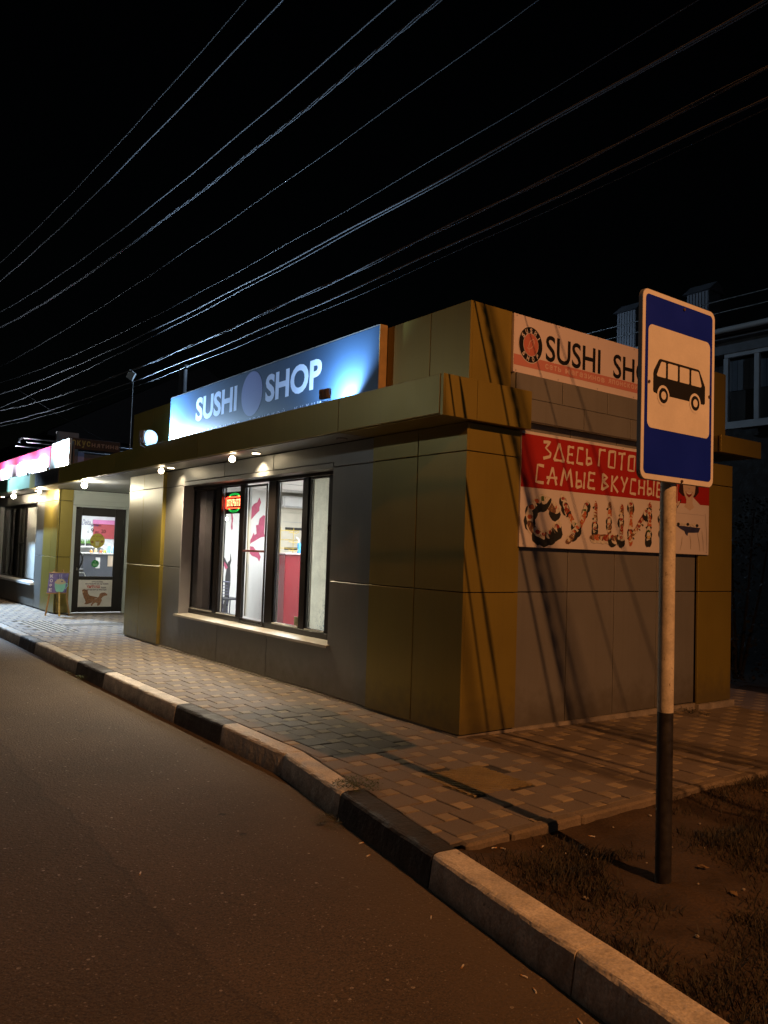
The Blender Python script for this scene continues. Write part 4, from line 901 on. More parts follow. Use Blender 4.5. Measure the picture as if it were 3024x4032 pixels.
for wd4 in (('ЗДЕСЬ', .97, 2.555, 1.69, 2.73), ('ГОТОВИМ', 1.80, 2.555, 2.92, 2.73), ('САМЫЕ', .875, 2.315, 1.75, 2.49), ('ВКУСНЫЕ', 1.86, 2.315, 2.90, 2.485)):
    brush(None, *wd4)
fc = [M('s_white', (.58, .54, .48), .5, 0, .2, 40), M('s_nori', (.02, .022, .022), .5, 0, .2, 40), M('s_salmon', (.42, .11, .05), .5, 0, .3, 40), M('s_red', (.27, .04, .025), .5, 0, .3, 40), M('s_green', (.06, .11, .03), .5, 0, .3, 40), M('s_egg', (.50, .36, .14), .5, 0, .3, 40), M('s_brown', (.16, .08, .05), .5, 0, .3, 40)]
lay = [0]
def blob(u, v, ru, rv, m, rot=0):
    lay[0] += 1; pts = [(u+(p[0]-u)*random.uniform(.86, 1.1), v+(p[1]-v)*random.uniform(.86, 1.1)) for p in ell(u, v, ru, rv, 14, 0, rot)]
    poly(mb, P, pts, .0014+.00005*lay[0], m)
def roll(u, v, s_, rot=0):                    # maki seen from above: nori, rice, filling
    blob(u, v-.012*s_, .050*s_, .046*s_, fc[1], rot); blob(u, v+.016*s_, .046*s_, .028*s_, fc[0], rot); blob(u, v+.018*s_, .022*s_, .013*s_, random.choice(fc[2:6]))
def nigiri(u, v, s_, rot):
    c, sn = math.cos(rot), math.sin(rot); blob(u-.008*sn, v-.012*c, .060*s_, .030*s_, fc[0], rot); blob(u+.012*-sn, v+.010*c, .064*s_, .026*s_, random.choice((fc[2], fc[3], fc[6])), rot)
    for q in (-.03, 0, .03): blob(u+q*s_*c-.012*sn, v+q*s_*sn+.012*c, .004, .020*s_, fc[5], rot+.5)
    if random.random() < .5: blob(u+.01*c, v, .012*s_, .038*s_, fc[1], rot)
def alongS(pts, n, s_=1):
    seg = [math.dist(a, b) for a, b in zip(pts, pts[1:])]; tot = sum(seg)
    for i in range(n):
        d = tot*i/(n-1) if n > 1 else 0; k = 0
        while k < len(seg)-1 and d > seg[k]: d -= seg[k]; k += 1
        t = d/seg[k]; a, b = pts[k], pts[k+1]; u, v = a[0]+(b[0]-a[0])*t, a[1]+(b[1]-a[1])*t; rot = math.atan2(b[1]-a[1], b[0]-a[0])
        (roll if random.random() < .5 else nigiri)(u, v, 1.28*s_*random.uniform(.85, 1.05), *( () if False else (rot,)))
def letter(*lines):
    global mb
    mb = MB(); lay[0] = 0
    for pts, n, k in lines: alongS(pts, n, k)
    mb.build('sushi_letter', T)
letter(([(1.15, 2.07), (1.05, 2.14), (.93, 2.14), (.84, 2.08), (.80, 1.99), (.81, 1.90), (.88, 1.83), (1.0, 1.80), (1.1, 1.82), (1.18, 1.88)], 11, 1.5))
letter(([(1.27, 2.17), (1.34, 2.05), (1.45, 1.93)], 5, 1.05), ([(1.63, 2.14), (1.56, 2.0), (1.48, 1.88), (1.38, 1.81)], 7, 1.05))
letter(*[([(xx, 2.13), (xx, 1.90)], 5, .95) for xx in (1.76, 1.985, 2.185)], ([(1.76, 1.82), (2.19, 1.82)], 7, 1.15))
letter(([(2.345, 2.18), (2.345, 1.84)], 6, 1.1), ([(2.38, 1.86), (2.50, 1.98), (2.62, 2.12)], 6, 1.0), ([(2.67, 2.17), (2.665, 1.84)], 6, 1.1))
mb = MB(); lay[0] = 0; alongS([(2.90, 2.17), (2.87, 2.03), (2.92, 1.84)], 5, .9); mb.build('printed_chopsticks', T)
mb = MB(); skin = M('print_skin', (.56, .44, .37), .5, 0, .06, 9); hair = M('print_hair', (.035, .015, .012), .5, 0, 0); shade = M('print_cloth_fold', (.42, .375, .34), .5, 0, .1, 8); lip = M('print_lip', (.24, .03, .03), .5, 0, 0); tooth = M('print_teeth', (.66, .62, .58), .5, 0, 0); plate = M('print_plate', (.035, .04, .10), .5, 0, .2, 20)
poly(mb, P, [(3.22, 2.40), (3.26, 2.62), (3.36, 2.72), (3.50, 2.72), (3.60, 2.62), (3.62, 2.42), (3.55, 2.36), (3.30, 2.36)], .0022, hair)
poly(mb, P, [(3.37, 2.36), (3.50, 2.36), (3.50, 2.27), (3.62, 2.235), (3.75, 2.22), (3.75, 2.16), (3.18, 2.16), (3.18, 2.215), (3.34, 2.24), (3.37, 2.28)], .0028, pw)
poly(mb, P, [(3.375, 2.36), (3.495, 2.36), (3.495, 2.28), (3.53, 2.24), (3.44, 2.20), (3.33, 2.24), (3.372, 2.29)], .0030, skin)
poly(mb, P, [(3.30, 2.48), (3.315, 2.40), (3.36, 2.335), (3.42, 2.305), (3.48, 2.335), (3.535, 2.40), (3.55, 2.48), (3.54, 2.58), (3.48, 2.64), (3.38, 2.64), (3.31, 2.58)], .0034, skin)
poly(mb, P, [(3.35, 2.415), (3.42, 2.405), (3.49, 2.418), (3.465, 2.37), (3.42, 2.348), (3.375, 2.37)], .0040, lip); poly(mb, P, [(3.36, 2.412), (3.42, 2.403), (3.48, 2.414), (3.465, 2.394), (3.42, 2.382), (3.375, 2.394)], .0044, tooth)
poly(mb, P, [(3.40, 2.45), (3.42, 2.465), (3.445, 2.45), (3.42, 2.438)], .0040, shade)
for ex_ in (3.365, 3.475): poly(mb, P, ell(ex_, 2.53, .020, .008, 12), .0040, hair); poly(mb, P, [(ex_-.03, 2.56), (ex_+.03, 2.56), (ex_+.02, 2.572), (ex_-.02, 2.572)], .0040, hair)
for a, b in (((3.60, 1.95), (3.66, 1.74)), ((3.69, 1.98), (3.73, 1.74)), ((3.76, 2.18), (3.80, 1.74)), ((3.30, 1.90), (3.26, 1.74)), ((3.45, 1.92), (3.47, 1.76))): stroke(mb, P, [a, ((a[0]+b[0])/2+.01, (a[1]+b[1])/2), b], [.004, .014, .004], .0026, shade)
poly(mb, P, [(3.18, 2.02), (3.66, 2.01), (3.62, 1.955), (3.40, 1.945), (3.26, 1.985)], .0032, plate)
poly(mb, P, [(3.33, 1.98), (3.42, 1.96), (3.40, 1.91), (3.36, 1.93)], .0034, plate)
for k in range(7): poly(mb, P, ell(3.22+k*.062, 2.035+.006*(k % 2), .028, .018, 12), .0036+.0001*k, fc[0] if k % 3 else fc[1])
for a, b in (((3.20, 2.25), (3.27, 2.32)), ((3.19, 2.22), (3.26, 2.30))): stroke(mb, P, [a, b], .012, .0042, hair)
poly(mb, P, [(3.17, 2.23), (3.22, 2.25), (3.25, 2.30), (3.20, 2.29)], .0046, skin)
mb.build('printed_figure', T)
mb = MB()
for px in (.72, 2.2, 3.79):
    for pz in (1.73, 2.785): poly(mb, P, ell(px, pz, .006, .006, 10), .002, steel)
mb.build('screw', T)

# ================================================================== BUS STOP SIGN
S = thing('bus_stop_sign', 'blue bus stop sign with a black bus pictogram on a painted pole', 'bus stop sign', (-1.05, -2.74, -.06))
pole_w = M('pole_white_paint', (.52, .46, .36), .55, 0, .2, 14, .12, 50, fine=.1); pole_b = M('pole_black_paint', (.020, .018, .018), .5, 0, .3, 20, .15, 50)
nt = pole_w.node_tree; N, L = nt.nodes, nt.links; bs = N['Principled BSDF']; base = bs.inputs['Base Color'].links[0].from_socket
tcn = [n for n in N if n.type == 'TEX_COORD'][0].outputs['Object']
n2 = N.new('ShaderNodeTexNoise'); n2.inputs['Scale'].default_value = 38; n2.inputs['Detail'].default_value = 7; n2.inputs['Roughness'].default_value = .75; L.new(tcn, n2.inputs['Vector'])
ch = N.new('ShaderNodeMapRange'); ch.inputs[1].default_value = .60; ch.inputs[2].default_value = .68; L.new(n2.outputs['Fac'], ch.inputs[0])
mx = N.new('ShaderNodeMix'); mx.data_type = 'RGBA'; L.new(ch.outputs[0], mx.inputs[0]); L.new(base, mx.inputs[6]); mx.inputs[7].default_value = (.16, .10, .05, 1); L.new(mx.outputs[2], bs.inputs['Base Color'])
mb = MB(); mb.tube([(-1.05, -2.74, .815), (-1.052, -2.74, 1.6), (-1.055, -2.74, 2.98)], .041, pole_w, 28); mb.tube([(-1.047, -2.74, -.2), (-1.05, -2.74, .3), (-1.05, -2.74, .815)], .0412, pole_b, 28); mb.build('pole', S)
QX0, QX1, QZ0, QZ1, QY = -1.388, -.725, 2.018, 2.998, -2.80
P = FY(QX0, QY, QZ0); SW, SH = QX1-QX0, QZ1-QZ0
swm = M('sign_white_film', (.66, .60, .54), .5, 0, .07, 5, fine=.03); sbm = M('sign_blue_film', (.003, .015, .30), .5, 0, .08, 4, spec=.25); sback = M('sign_back_metal', (.32, .32, .32), .5, .6)
mb = MB(); o2 = rrect(0, 0, SW, SH, .045, 8); n = len(o2)
mb.add([P(u, v, 0) for u, v in o2]+[P(u, v, -.022) for u, v in o2], [tuple(range(n)), tuple(range(n, 2*n))[::-1]]+[(i, n+i, n+(i+1) % n, (i+1) % n) for i in range(n)], sback)
poly(mb, P, rrect(.002, .002, SW-.002, SH-.002, .044, 8), .0012, swm); plate_o = mb.build('plate', S)
mb = MB(); poly(mb, P, rrect(.026, .030, SW-.026, SH-.026, .026, 8), .0022, sbm); mb.build('blue_field', plate_o)
mb = MB(); poly(mb, P, rrect(.049, .266, SW-.049, .800, .035, 8), .0032, swm); mb.build('white_field', plate_o)
bus = M('pictogram_black', (.008, .007, .007), .5, 0, 0); mb = MB(); bx0, bz0, bw_, bh_ = .095, .418, .473, .215
def bp(pts): return [(bx0+a*bw_, bz0+b*bh_) for a, b in pts]
poly(mb, P, bp([(.0, .20), (.012, .16), (.07, .14), (.32, .14), (.67, .14), (.98, .14), (1, .18), (1, .60), (.97, .70), (.885, .97), (.86, 1.0), (.13, 1.0), (.10, .975), (.012, .70), (0, .62)]), .0042, bus)
for cxw in (.187, .80):
    poly(mb, P, ell(bx0+cxw*bw_, bz0+.125*bh_, .0535, .0535, 36), .0046, swm); poly(mb, P, ell(bx0+cxw*bw_, bz0+.125*bh_, .040, .040, 30), .0056, bus); poly(mb, P, ell(bx0+cxw*bw_, bz0+.125*bh_, .0215, .0215, 24), .0066, swm)
for wn in ([(.06, .60), (.075, .56), (.215, .56), (.225, .58), (.225, .92), (.21, .94), (.155, .94), (.135, .92)], [(.265, .56), (.44, .56), (.45, .58), (.45, .92), (.44, .94), (.275, .94), (.262, .92)], [(.49, .56), (.665, .56), (.675, .58), (.675, .92), (.665, .94), (.50, .94), (.488, .92)], [(.715, .58), (.725, .56), (.905, .56), (.925, .60), (.865, .92), (.85, .94), (.725, .94), (.714, .92)]): poly(mb, P, bp(wn), .0054, swm)
mb.build('bus_pictogram', plate_o)
bolt = M('rusty_bolt', (.12, .07, .04), .6, .6)
for u, v in ((.36, SH-.045), (.36, .012), (.058, .50), (SW-.055, .50)):
    mb = MB(); c = P(u, v, .001); mb.tube([c, (c[0], c[1]-.008, c[2])], .008, bolt, 8); mb.build('bolt', plate_o)
mb = MB()
for zz in (2.25, 2.8): mb.box(-1.10, -2.778, zz, -1.01, -2.70, zz+.03, steel, .003)
mb.build('clamp', S)

# ================================================================== LEFT SIGNS
t = thing('red_banner_sign', 'red banner sign with a pale painted floodlit field above the green canopy edge', 'shop sign', (-.1, 17, 3.2))
mb = MB(); redban = M('red_banner', (.60, .05, .14), .5, 0, .25, 1.1); mb.box(-.10, 13.98, 3.17, -.06, 20.5, 3.80, redban, .003); mb.build('panel', t)
mb = MB(); P = FX(-.10, 20.5, 3.17); wh = M('banner_blown_out', (.80, .55, .62), .5);  # lower field painted paler, as the floodlights wash out the red
pts = [(0, .02)]+[(k*.163, .42+.035*math.sin(k*.9)+.03*math.sin(k*.37+1)) for k in range(0, 40)]+[(6.44, .40), (6.44, .02)]
poly(mb, P, pts, .002, wh); mb.build('blown_out_field', t)
t = thing('white_lightbox', 'white and teal box sign beside the red banner', 'shop sign', (-.1, 13, 3.2))
mb = MB(); mb.box(-.10, 12.42, 3.17, -.05, 13.86, 3.84, M('teal_white', (.60, .72, .72), .5, 0, .1, 1.5), .003); mb.build('panel', t); mb = MB(); mb.box(-.095, 13.87, 3.17, -.05, 13.96, 3.80, M('dark_red_edge', (.12, .02, .04), .5)); mb.build('side_frame', t)
t = thing('hanging_board', 'dark board with olive and pale Cyrillic letters above the recess', 'shop sign', (.75, 13.6, 3.75))
P = FY(.20, 13.60, 3.755); mb = MB(); mb.box(.20, 13.60, 3.755, 1.37, 13.64, 4.005, M('board_dark', (.05, .033, .028), .5), .003); mb.build('panel', t)
mb = MB(); lower_word(mb, P, 'вкус', .075, .075, .48, .20, .002, M('olive_letters', (.46, .46, .14), .5), .03); lower_word(mb, P, 'нятина', .51, .075, 1.13, .165, .002, M('tan_letters', (.40, .31, .25), .5), .03); mb.build('lettering', t)
t = thing('fascia_board', 'dark lettered board fixed on the left end of the canopy edge', 'shop sign', (-.41, 12.6, 2.85))
P = FX(-.402, 14.40, 2.83); mb = MB(); mb.box(-.414, 11.95, 2.84, -.402, 13.9, 3.13, M('board_grey', (.055, .055, .058), .5), .002); mb.build('panel', t); P = FX(-.414, 13.9, 2.84)
mb = MB(); dkl = M('board_letters', (.014, .014, .016), .5); text(mb, P, 'О', .08, .05, .40, .24, .002, dkl, .03); mb.build('round_letter', t); mb = MB(); lower_word(mb, P, 'Казачья', .62, .06, 1.85, .19, .002, dkl, .02); mb.build('lettering', t)
for k, (yy, zz) in enumerate(((15.6, 4.12), (15.2, 3.98), (16.4, 4.0))):
    mb = MB(); mb.tube([(-.35, yy, zz), (.0, yy, zz), (2.8, yy, zz)], .022, chrome, 8)
    if k == 0: mb.tube([(-.35, yy, zz), (-.42, yy, zz-.03), (-.44, yy, zz-.12)], .028, blackp, 8)
    tag(mb.build('roof_pipe', loc=(1, yy, zz)), ('upper shiny roof pipe with a dark elbow behind the red banner', 'middle shiny roof pipe behind the red banner', 'farther shiny roof pipe behind the red banner')[k], 'pipe', 'pipes above the red banner')

# door stickers and posters
P = FY(0, yd+.029, 0)
t = thing('round_sticker', 'yellow round food sticker on the door glass', 'sticker', (.917, yd+.02, 1.67), 'stickers on the door glass'); mb = MB(); poly(mb, P, ell(.917, 1.667, .166, .166, 36), .001, M('sticker_yellow', (.52, .45, .07), .5, 0, .15, 18)); poly(mb, P, ell(.917, 1.667, .168, .168, 36), .0004, M('sticker_rim', (.25, .16, .03), .5)); mb.build('disc', t)
mb = MB(); stb = M('sticker_print', (.34, .17, .05), .5); text(mb, P, 'ВКУСНО', .80, 1.75, 1.03, 1.79, .002, stb, .01)
poly(mb, P, ell(.80, 1.63, .035, .03, 14), .002, stb); poly(mb, P, ell(1.02, 1.65, .035, .03, 14), .002, stb); poly(mb, P, [(.88, 1.55), (.95, 1.55), (.96, 1.65), (.87, 1.65)], .002, M('cup_print', (.6, .58, .4), .5)); poly(mb, P, ell(.915, 1.655, .05, .012, 14), .0026, stb); mb.build('print', t)
t = thing('round_sticker', 'green round sticker on the lower door glass', 'sticker', (.89, yd+.02, 1.135), 'stickers on the door glass'); mb = MB(); poly(mb, P, ell(.890, 1.135, .086, .086, 32), .001, M('sticker_green', (.03, .27, .07), .5)); mb.build('disc', t); mb = MB(); stw = M('sticker_pale', (.45, .65, .45), .5); poly(mb, P, ell(.89, 1.178, .014, .014, 12), .002, stw)
for q, (a, b) in enumerate(((.83, .95), (.84, .94))): poly(mb, P, [(a, 1.12-q*.03), (b, 1.12-q*.03), (b, 1.132-q*.03), (a, 1.132-q*.03)], .002, stw)
mb.build('print', t)
t = thing('opening_hours', 'opening hours and blue script lettering stuck on the door glass', 'lettering', (.9, yd+.02, 1.9)); mb = MB(); text(mb, P, 'с', .682, 1.84, .715, 1.885, .001, inkblack, .02); text(mb, P, '9', .757, 1.845, .822, 1.945, .001, inkblack, .02); text(mb, P, 'до', .853, 1.835, .945, 1.885, .001, inkblack, .02); text(mb, P, '20', .985, 1.845, 1.10, 1.93, .001, M('hours_dark_red', (.12, .02, .02), .5), .02); text(mb, P, 'режим', .76, 1.985, .98, 2.03, .001, inkblack, .015); mb.build('hours', t)
mb = MB(); text(mb, P, 'Delta', .545, 2.02, .74, 2.14, .001, M('script_blue', (.05, .05, .36), .5), 0, .5); ps = [(.74+.18*k/24, 2.02+.035*math.sin(k*1.1)) for k in range(25)]; stroke(mb, P, ps, .009, .001, mb.mats[0]); mb.build('script', t)
P = FY(0, yd+.020, 0)
t = thing('dinosaur_poster', 'white poster with two brown dinosaurs and mirrored text low on the door', 'poster', (.92, yd+.01, .15)); mb = MB(); mb.box(.539, yd+.012, .150, 1.30, yd+.020, .766, M('paper_white', (.66, .63, .58), .6)); mb.build('sheet', t); P = FY(0, yd+.012, 0)
mb = MB(); dt = M('print_dark', (.06, .05, .07), .5, 0, 0); dr = M('print_red', (.45, .06, .05), .5, 0, 0)
text(mb, P, 'ДИНОЗАВРЫ', .83, .700, 1.09, .735, .001, dt, .03, mirror=True); text(mb, P, 'НИКОГДА НЕ ПРОБОВАЛИ', .69, .650, 1.21, .690, .001, dt, .03, mirror=True); text(mb, P, 'НАШУ', 1.04, .572, 1.16, .610, .001, dt, .03, mirror=True); text(mb, P, 'ШАУРМУ', .72, .578, 1.02, .645, .001, dr, .04, mirror=True); text(mb, P, 'ПОТОМУ И ВЫМЕРЛИ...', .70, .518, 1.17, .558, .001, dt, .03, mirror=True); mb.build('lettering', t)
mb = MB(); d1 = M('dino_brown', (.24, .11, .05), .6, 0, .35, 22); d2 = M('dino_tan', (.30, .15, .08), .6, 0, .3, 22)
poly(mb, P, [(.623, .534), (.671, .553), (.745, .534), (.765, .446), (.801, .408), (.852, .37), (.983, .363), (.991, .344), (.916, .332), (.869, .282), (.859, .244), (.821, .257), (.746, .283), (.75, .208), (.688, .215), (.716, .258), (.695, .321), (.668, .359), (.66, .396), (.639, .446)], .001, d1)
poly(mb, P, [(.744, .321), (.843, .314), (.966, .332), (1.013, .394), (1.023, .445), (1.072, .47), (1.135, .476), (1.2, .438), (1.195, .406), (1.126, .394), (1.09, .369), (1.066, .331), (1.081, .293), (1.056, .28), (1.021, .23), (1.036, .192), (1.0, .167), (.974, .18), (.984, .23), (.933, .244), (.885, .213), (.863, .169), (.838, .169), (.836, .207), (.859, .232), (.87, .269)], .002, d2)
poly(mb, P, [(.63, .50), (.67, .51), (.66, .47), (.64, .46)], .003, M('dino_mouth', (.45, .3, .18), .6)); poly(mb, P, ell(1.10, .45, .008, .008, 10), .003, dt); poly(mb, P, ell(.70, .525, .008, .008, 10), .003, dt); mb.build('dinosaurs', t)

# snack shop interior things
t = thing('snack_counter', 'dark grey service counter with notices inside the snack shop', 'counter', (1.5, 15.2, 0)); mb = MB(); mb.box(1.12, 15.2, .01, 2.0, 15.7, 1.33, M('counter_slate', (.075, .085, .11), .4), .006); mb.build('front_panel', t); mb = MB(); mb.box(1.05, 15.16, 1.331, 2.6, 15.75, 1.365, M('counter_pale_top', (.45, .45, .44), .4), .004); mb.build('top', t)
mb = MB(); mb.box(1.42, 15.188, .98, 1.53, 15.198, 1.25, white_pl); mb.box(1.72, 15.186, 1.03, 2.02, 15.198, 1.31, M('notice_cream', (.60, .48, .36), .5)); mb.build('notice', t)
for k, xx in enumerate((1.60, 1.74, 1.86)):
    t = thing('potted_grass', ('leftmost green grass pot on the shelf behind the door', 'middle green grass pot on the shelf behind the door', 'right green grass pot on the shelf behind the door')[k], 'potted plant', (xx, 17.0, 1.53), 'grass pots on a shelf'); mb = MB(); mb.box(xx-.05, 16.95, 1.53, xx+.05, 17.05, 1.60, blackp, .01); mb.build('pot', t); mb = MB(); gg = M('fresh_grass', (.10, .26, .03), .6)
    for q in range(40): a, b = xx+random.uniform(-.05, .05), 17+random.uniform(-.05, .05); mb.tube([(a, b, 1.59), (a+random.uniform(-.02, .02), b, 1.60+random.uniform(.06, .13))], [.006, .001], gg, 4, False)
    mb.build('leaves', t)
mb = MB(); mb.box(1.4, 16.85, 1.49, 2.2, 17.29, 1.525, intw); tag(mb.build('wall_shelf', loc=(1.8, 17, 1.5)), 'white wall shelf carrying grass pots inside the snack shop', 'shelf')
for k, (xx, c, h) in enumerate(((1.36, (.5, .25, .06), .08), (1.47, (.65, .5, .25), .12), (1.60, (.4, .12, .05), .09), (1.80, (.2, .45, .8), .24), (1.90, (.3, .55, .75), .20), (1.98, (.8, .8, .85), .26), (2.08, (.6, .06, .05), .30), (2.17, (.75, .7, .6), .28), (1.70, (.3, .35, .05), .10))):
    t = thing('bottle' if h > .15 else 'jar', ('small orange jar at the left of the snack counter', 'pale yellow jar on the snack counter', 'brick red jar on the snack counter', 'tall blue bottle on the snack counter', 'light blue bottle on the snack counter', 'tall white bottle on the snack counter', 'tall red bottle on the snack counter', 'cream bottle at the right of the snack counter', 'olive jar on the snack counter')[k], 'bottle' if h > .15 else 'jar', (xx, 15.4, 1.366), 'bottles and jars on the snack counter')
    mb = MB(); mb.tube([(xx, 15.4, 1.366), (xx, 15.4, 1.366+h*.7), (xx, 15.4, 1.366+h*.82)], [.035, .035, .016], M('container', c, .3), 10); mb.build('body', t); mb = MB(); mb.tube([(xx, 15.4, 1.367+h*.82), (xx, 15.4, 1.366+h)], .017, white_pl, 8); mb.build('cap', t)
t = thing('snack_chair', 'dark padded chair with white curved legs inside the door', 'chair', (.75, 14.4, 0)); mb = MB(); mb.box(.62, 14.2, .92, .86, 14.5, 1.0, blackp, .03); mb.build('seat', t); mb = MB(); mb.box(.60, 14.5, 1.0, .80, 14.55, 1.4, blackp, .03); mb.build('backrest', t)
mb = MB(); mb.tube([(.62, 14.2, .90), (.86, 14.2, .90), (.90, 14.2, .80), (.82, 14.2, .60), (.80, 14.2, .02)], .015, white_pl, 8); mb.tube([(.62, 14.5, .90), (.62, 14.5, .02)], .015, white_pl, 8); mb.build('legs', t)

# coffee easel
E_ = thing('coffee_easel', 'wooden easel with a painted coffee cup board on the pavement', 'easel', (-.03, 13.05, 0)); wd = M('easel_wood', (.36, .20, .07), .6, 0, .2, 8); wl = M('easel_light_wood', (.50, .34, .10), .6, 0, .2, 8)
mb = MB(); mb.tube([(-.09, 13.13, 1.0), (-.24, 13.07, .0)], .018, wd, 6); mb.build('leg', E_); mb = MB(); mb.tube([(.09, 13.13, 1.0), (.26, 13.07, 0)], .018, wd, 6); mb.build('leg', E_); mb = MB(); mb.tube([(0, 13.0, .52), (-.005, 12.86, 0)], .020, wl, 6); mb.build('leg', E_)
P = FY(-.235, 13.05, .50)
mb = MB(); q8 = [(0, 0), (.40, 0), (.44, .42), (.035, .43)]; P2 = P
mb.prism([P(a, b, 0) for a, b in q8], (0, .018, 0), M('easel_board_purple', (.15, .13, .34), .6, 0, .4, 9)); mb.box(-.25, 13.025, .475, .19, 13.07, .499, wd, .003); mb.box(-.22, 13.03, .925, .23, 13.068, .945, wd, .003); bo = mb.build('board', E_)
mb = MB(); teal = M('cup_teal', (.22, .55, .45), .6); foam = M('cup_foam', (.50, .42, .28), .6); poly(mb, P, [(.15, .22), (.38, .22), (.375, .12), (.34, .04), (.32, .015), (.20, .015), (.175, .05), (.155, .12)], .001, teal); poly(mb, P, ell(.265, .225, .116, .045, 24), .002, foam); poly(mb, P, ell(.265, .265, .085, .035, 20), .003, foam); stroke(mb, P, [(.37, .19), (.42, .20), (.43, .15), (.37, .08)], .014, .0015, teal)
for q in (-.02, .02): stroke(mb, P, [(.265+q, .30), (.275+q, .34), (.255+q, .37), (.27+q, .40)], .008, .002, M('steam', (.5, .48, .6), .6))
poly(mb, P, ell(.30, .245, .02, .014, 10), .004, M('bean', (.1, .09, .2), .5)); mb.build('cup_picture', bo)
mb = MB(); wl_ = M('easel_letters', (.68, .68, .72), .6)
for k, c in enumerate('КОФЕ'): text(mb, P, c, .035+(.3-k*.1)*.06, .325-k*.10, .095+(.3-k*.1)*.06, .395-k*.10, .001, wl_, .03)
mb.build('lettering', bo)

# ================================================================== WIRES
wm = M('wire_aluminium', (.050, .051, .056), .65, 0., .1, 3); wd_ = M('wire_black', (.009, .009, .010), .6, 0, .1, 3)
WG = 'overhead wires above the street'
def wire(x0, zm, ym, k, r, m, label, dx=0., twist=None, y0=-13, y1=34):
    mb = MB(); n = 90; strands = twist[0] if twist else 1
    for s_ in range(strands):
        pts = []; nn = n if not twist else int((y1-y0)/twist[1]*10)
        for i in range(nn+1):
            y = y0+(y1-y0)*i/nn; x = x0+dx*(y-2); z = zm+k*(y-ym)**2+.006*math.sin(y*2.3+x0*9)
            if twist: a = 2*math.pi*(y/twist[1])+2*math.pi*s_/strands; x += twist[2]*math.cos(a); z += twist[2]*math.sin(a)
            pts.append((x, y, z))
        mb.tube(pts, r, m, 5, False)
    o = mb.build('overhead_wire', loc=(x0, 2, zm)); return tag(o, label, 'overhead wire', WG)
wire(-1.12, 7.59, 1.0, .0031, 0.0075, wd_, 'steepest and leftmost thin wire crossing the top of the sky')
wire(-1.22, 6.98, .5, .0030, 0.0087, wm, 'second thin wire from the left in the sky')
wire(-.71, 6.56, .0, .0033, 0.008, wm, 'third wire, a plain pale one just above the twisted cable')
wire(-.65, 6.28, .3, .0031, .0062, wm, 'thick twisted cable bundle rising to the top of the sky', twist=(3, 1.0, .012))
wire(-.09, 6.18, 3.0, .0018, 0.0051, wd_, 'faint dark wire below the twisted cable')
wire(.0, 5.42, 1.83, .0025, 0.0043, wd_, 'very faint wire in the middle of the sky')
wire(-.28, 4.97, .5, .0021, 0.0087, wm, 'bright upper wire of the close pair in mid sky')
wire(-.20, 4.99, 2.87, .00137, 0.0065, wm, 'fainter lower wire of the close pair in mid sky')
wire(-.50, 4.34, 2.2, .0029, 0.0061, wm, 'loosely twisted double wire second above the blue banner', twist=(2, 2.2, .009))
wire(-.55, 4.14, 2.43, .0023, 0.008, wm, 'lowest bright wire just above the blue banner')
wire(-.45, 4.11, 3.26, .0025, 0.0036, wd_, 'thin dark wire below the lowest bright wire')
mb = MB(); mb.tube([(-.1, 17.5, 5.6), (.4, 15.4, 4.75), (.95, 13.62, 4.02)], .006, wd_, 5); tag(mb.build('service_cable', loc=(.4, 15, 4.7)), 'single cable dropping diagonally to the dark lettered board', 'cable')

# ================================================================== BACKGROUND
t = thing('antenna_mast', 'thin mast with a small pale square antenna above the recess', 'antenna', (2.0, 14.9, 2.97)); mb = MB(); mb.tube([(2.06, 14.95, 2.97), (2.06, 14.95, 5.85)], .010, steel, 6); mb.build('mast', t)
mb = MB(); c = Vector((2.0, 15.0, 5.95)); a1 = Vector((.62, -.60, .32))*.19; a2 = Vector((.12, -.18, -.95))*.19; q = [c+a1*.75, c+a2*.85, c-a1*.75, c-a2*.85]; mb.prism(q, (.05, .05, 0), M('antenna_plastic', (.62, .66, .68), .5)); mb.build('antenna_panel', t)
mb = MB(); mb.tube([(3.0, 14.0, 2.97), (3.0, 14.0, 6.15)], .105, M('flue_dark', (.035, .035, .04), .6), 14); mb.tube([(3.0, 14.0, 6.15), (3.0, 14.0, 6.2)], .15, M('flue_cap', (.035, .035, .04), .6), 14); tag(mb.build('flue_pipe', loc=(3, 14, 2.97)), 'dark flue pipe standing behind the blue banner', 'flue')
# far gabled house at left
t = thing('gabled_house', 'dark gabled house roof far behind the left signs', 'house', (12, 40, 0)); hm = M('house_wall', (.06, .055, .055), .8); hr = M('house_roof', (.06, .045, .04), .8)
mb = MB(); mb.box(6.5, 38, 0, 21, 52, 7.6, hm); mb.build('wall', t); mb = MB(); mb.prism([(5.4, 37.2, 7.2), (13.6, 37.2, 11.9), (21.8, 37.2, 7.2), (21.8, 37.2, 7.0), (5.4, 37.2, 7.0)], (0, 15.6, 0), hr); mb.build('roof', t)
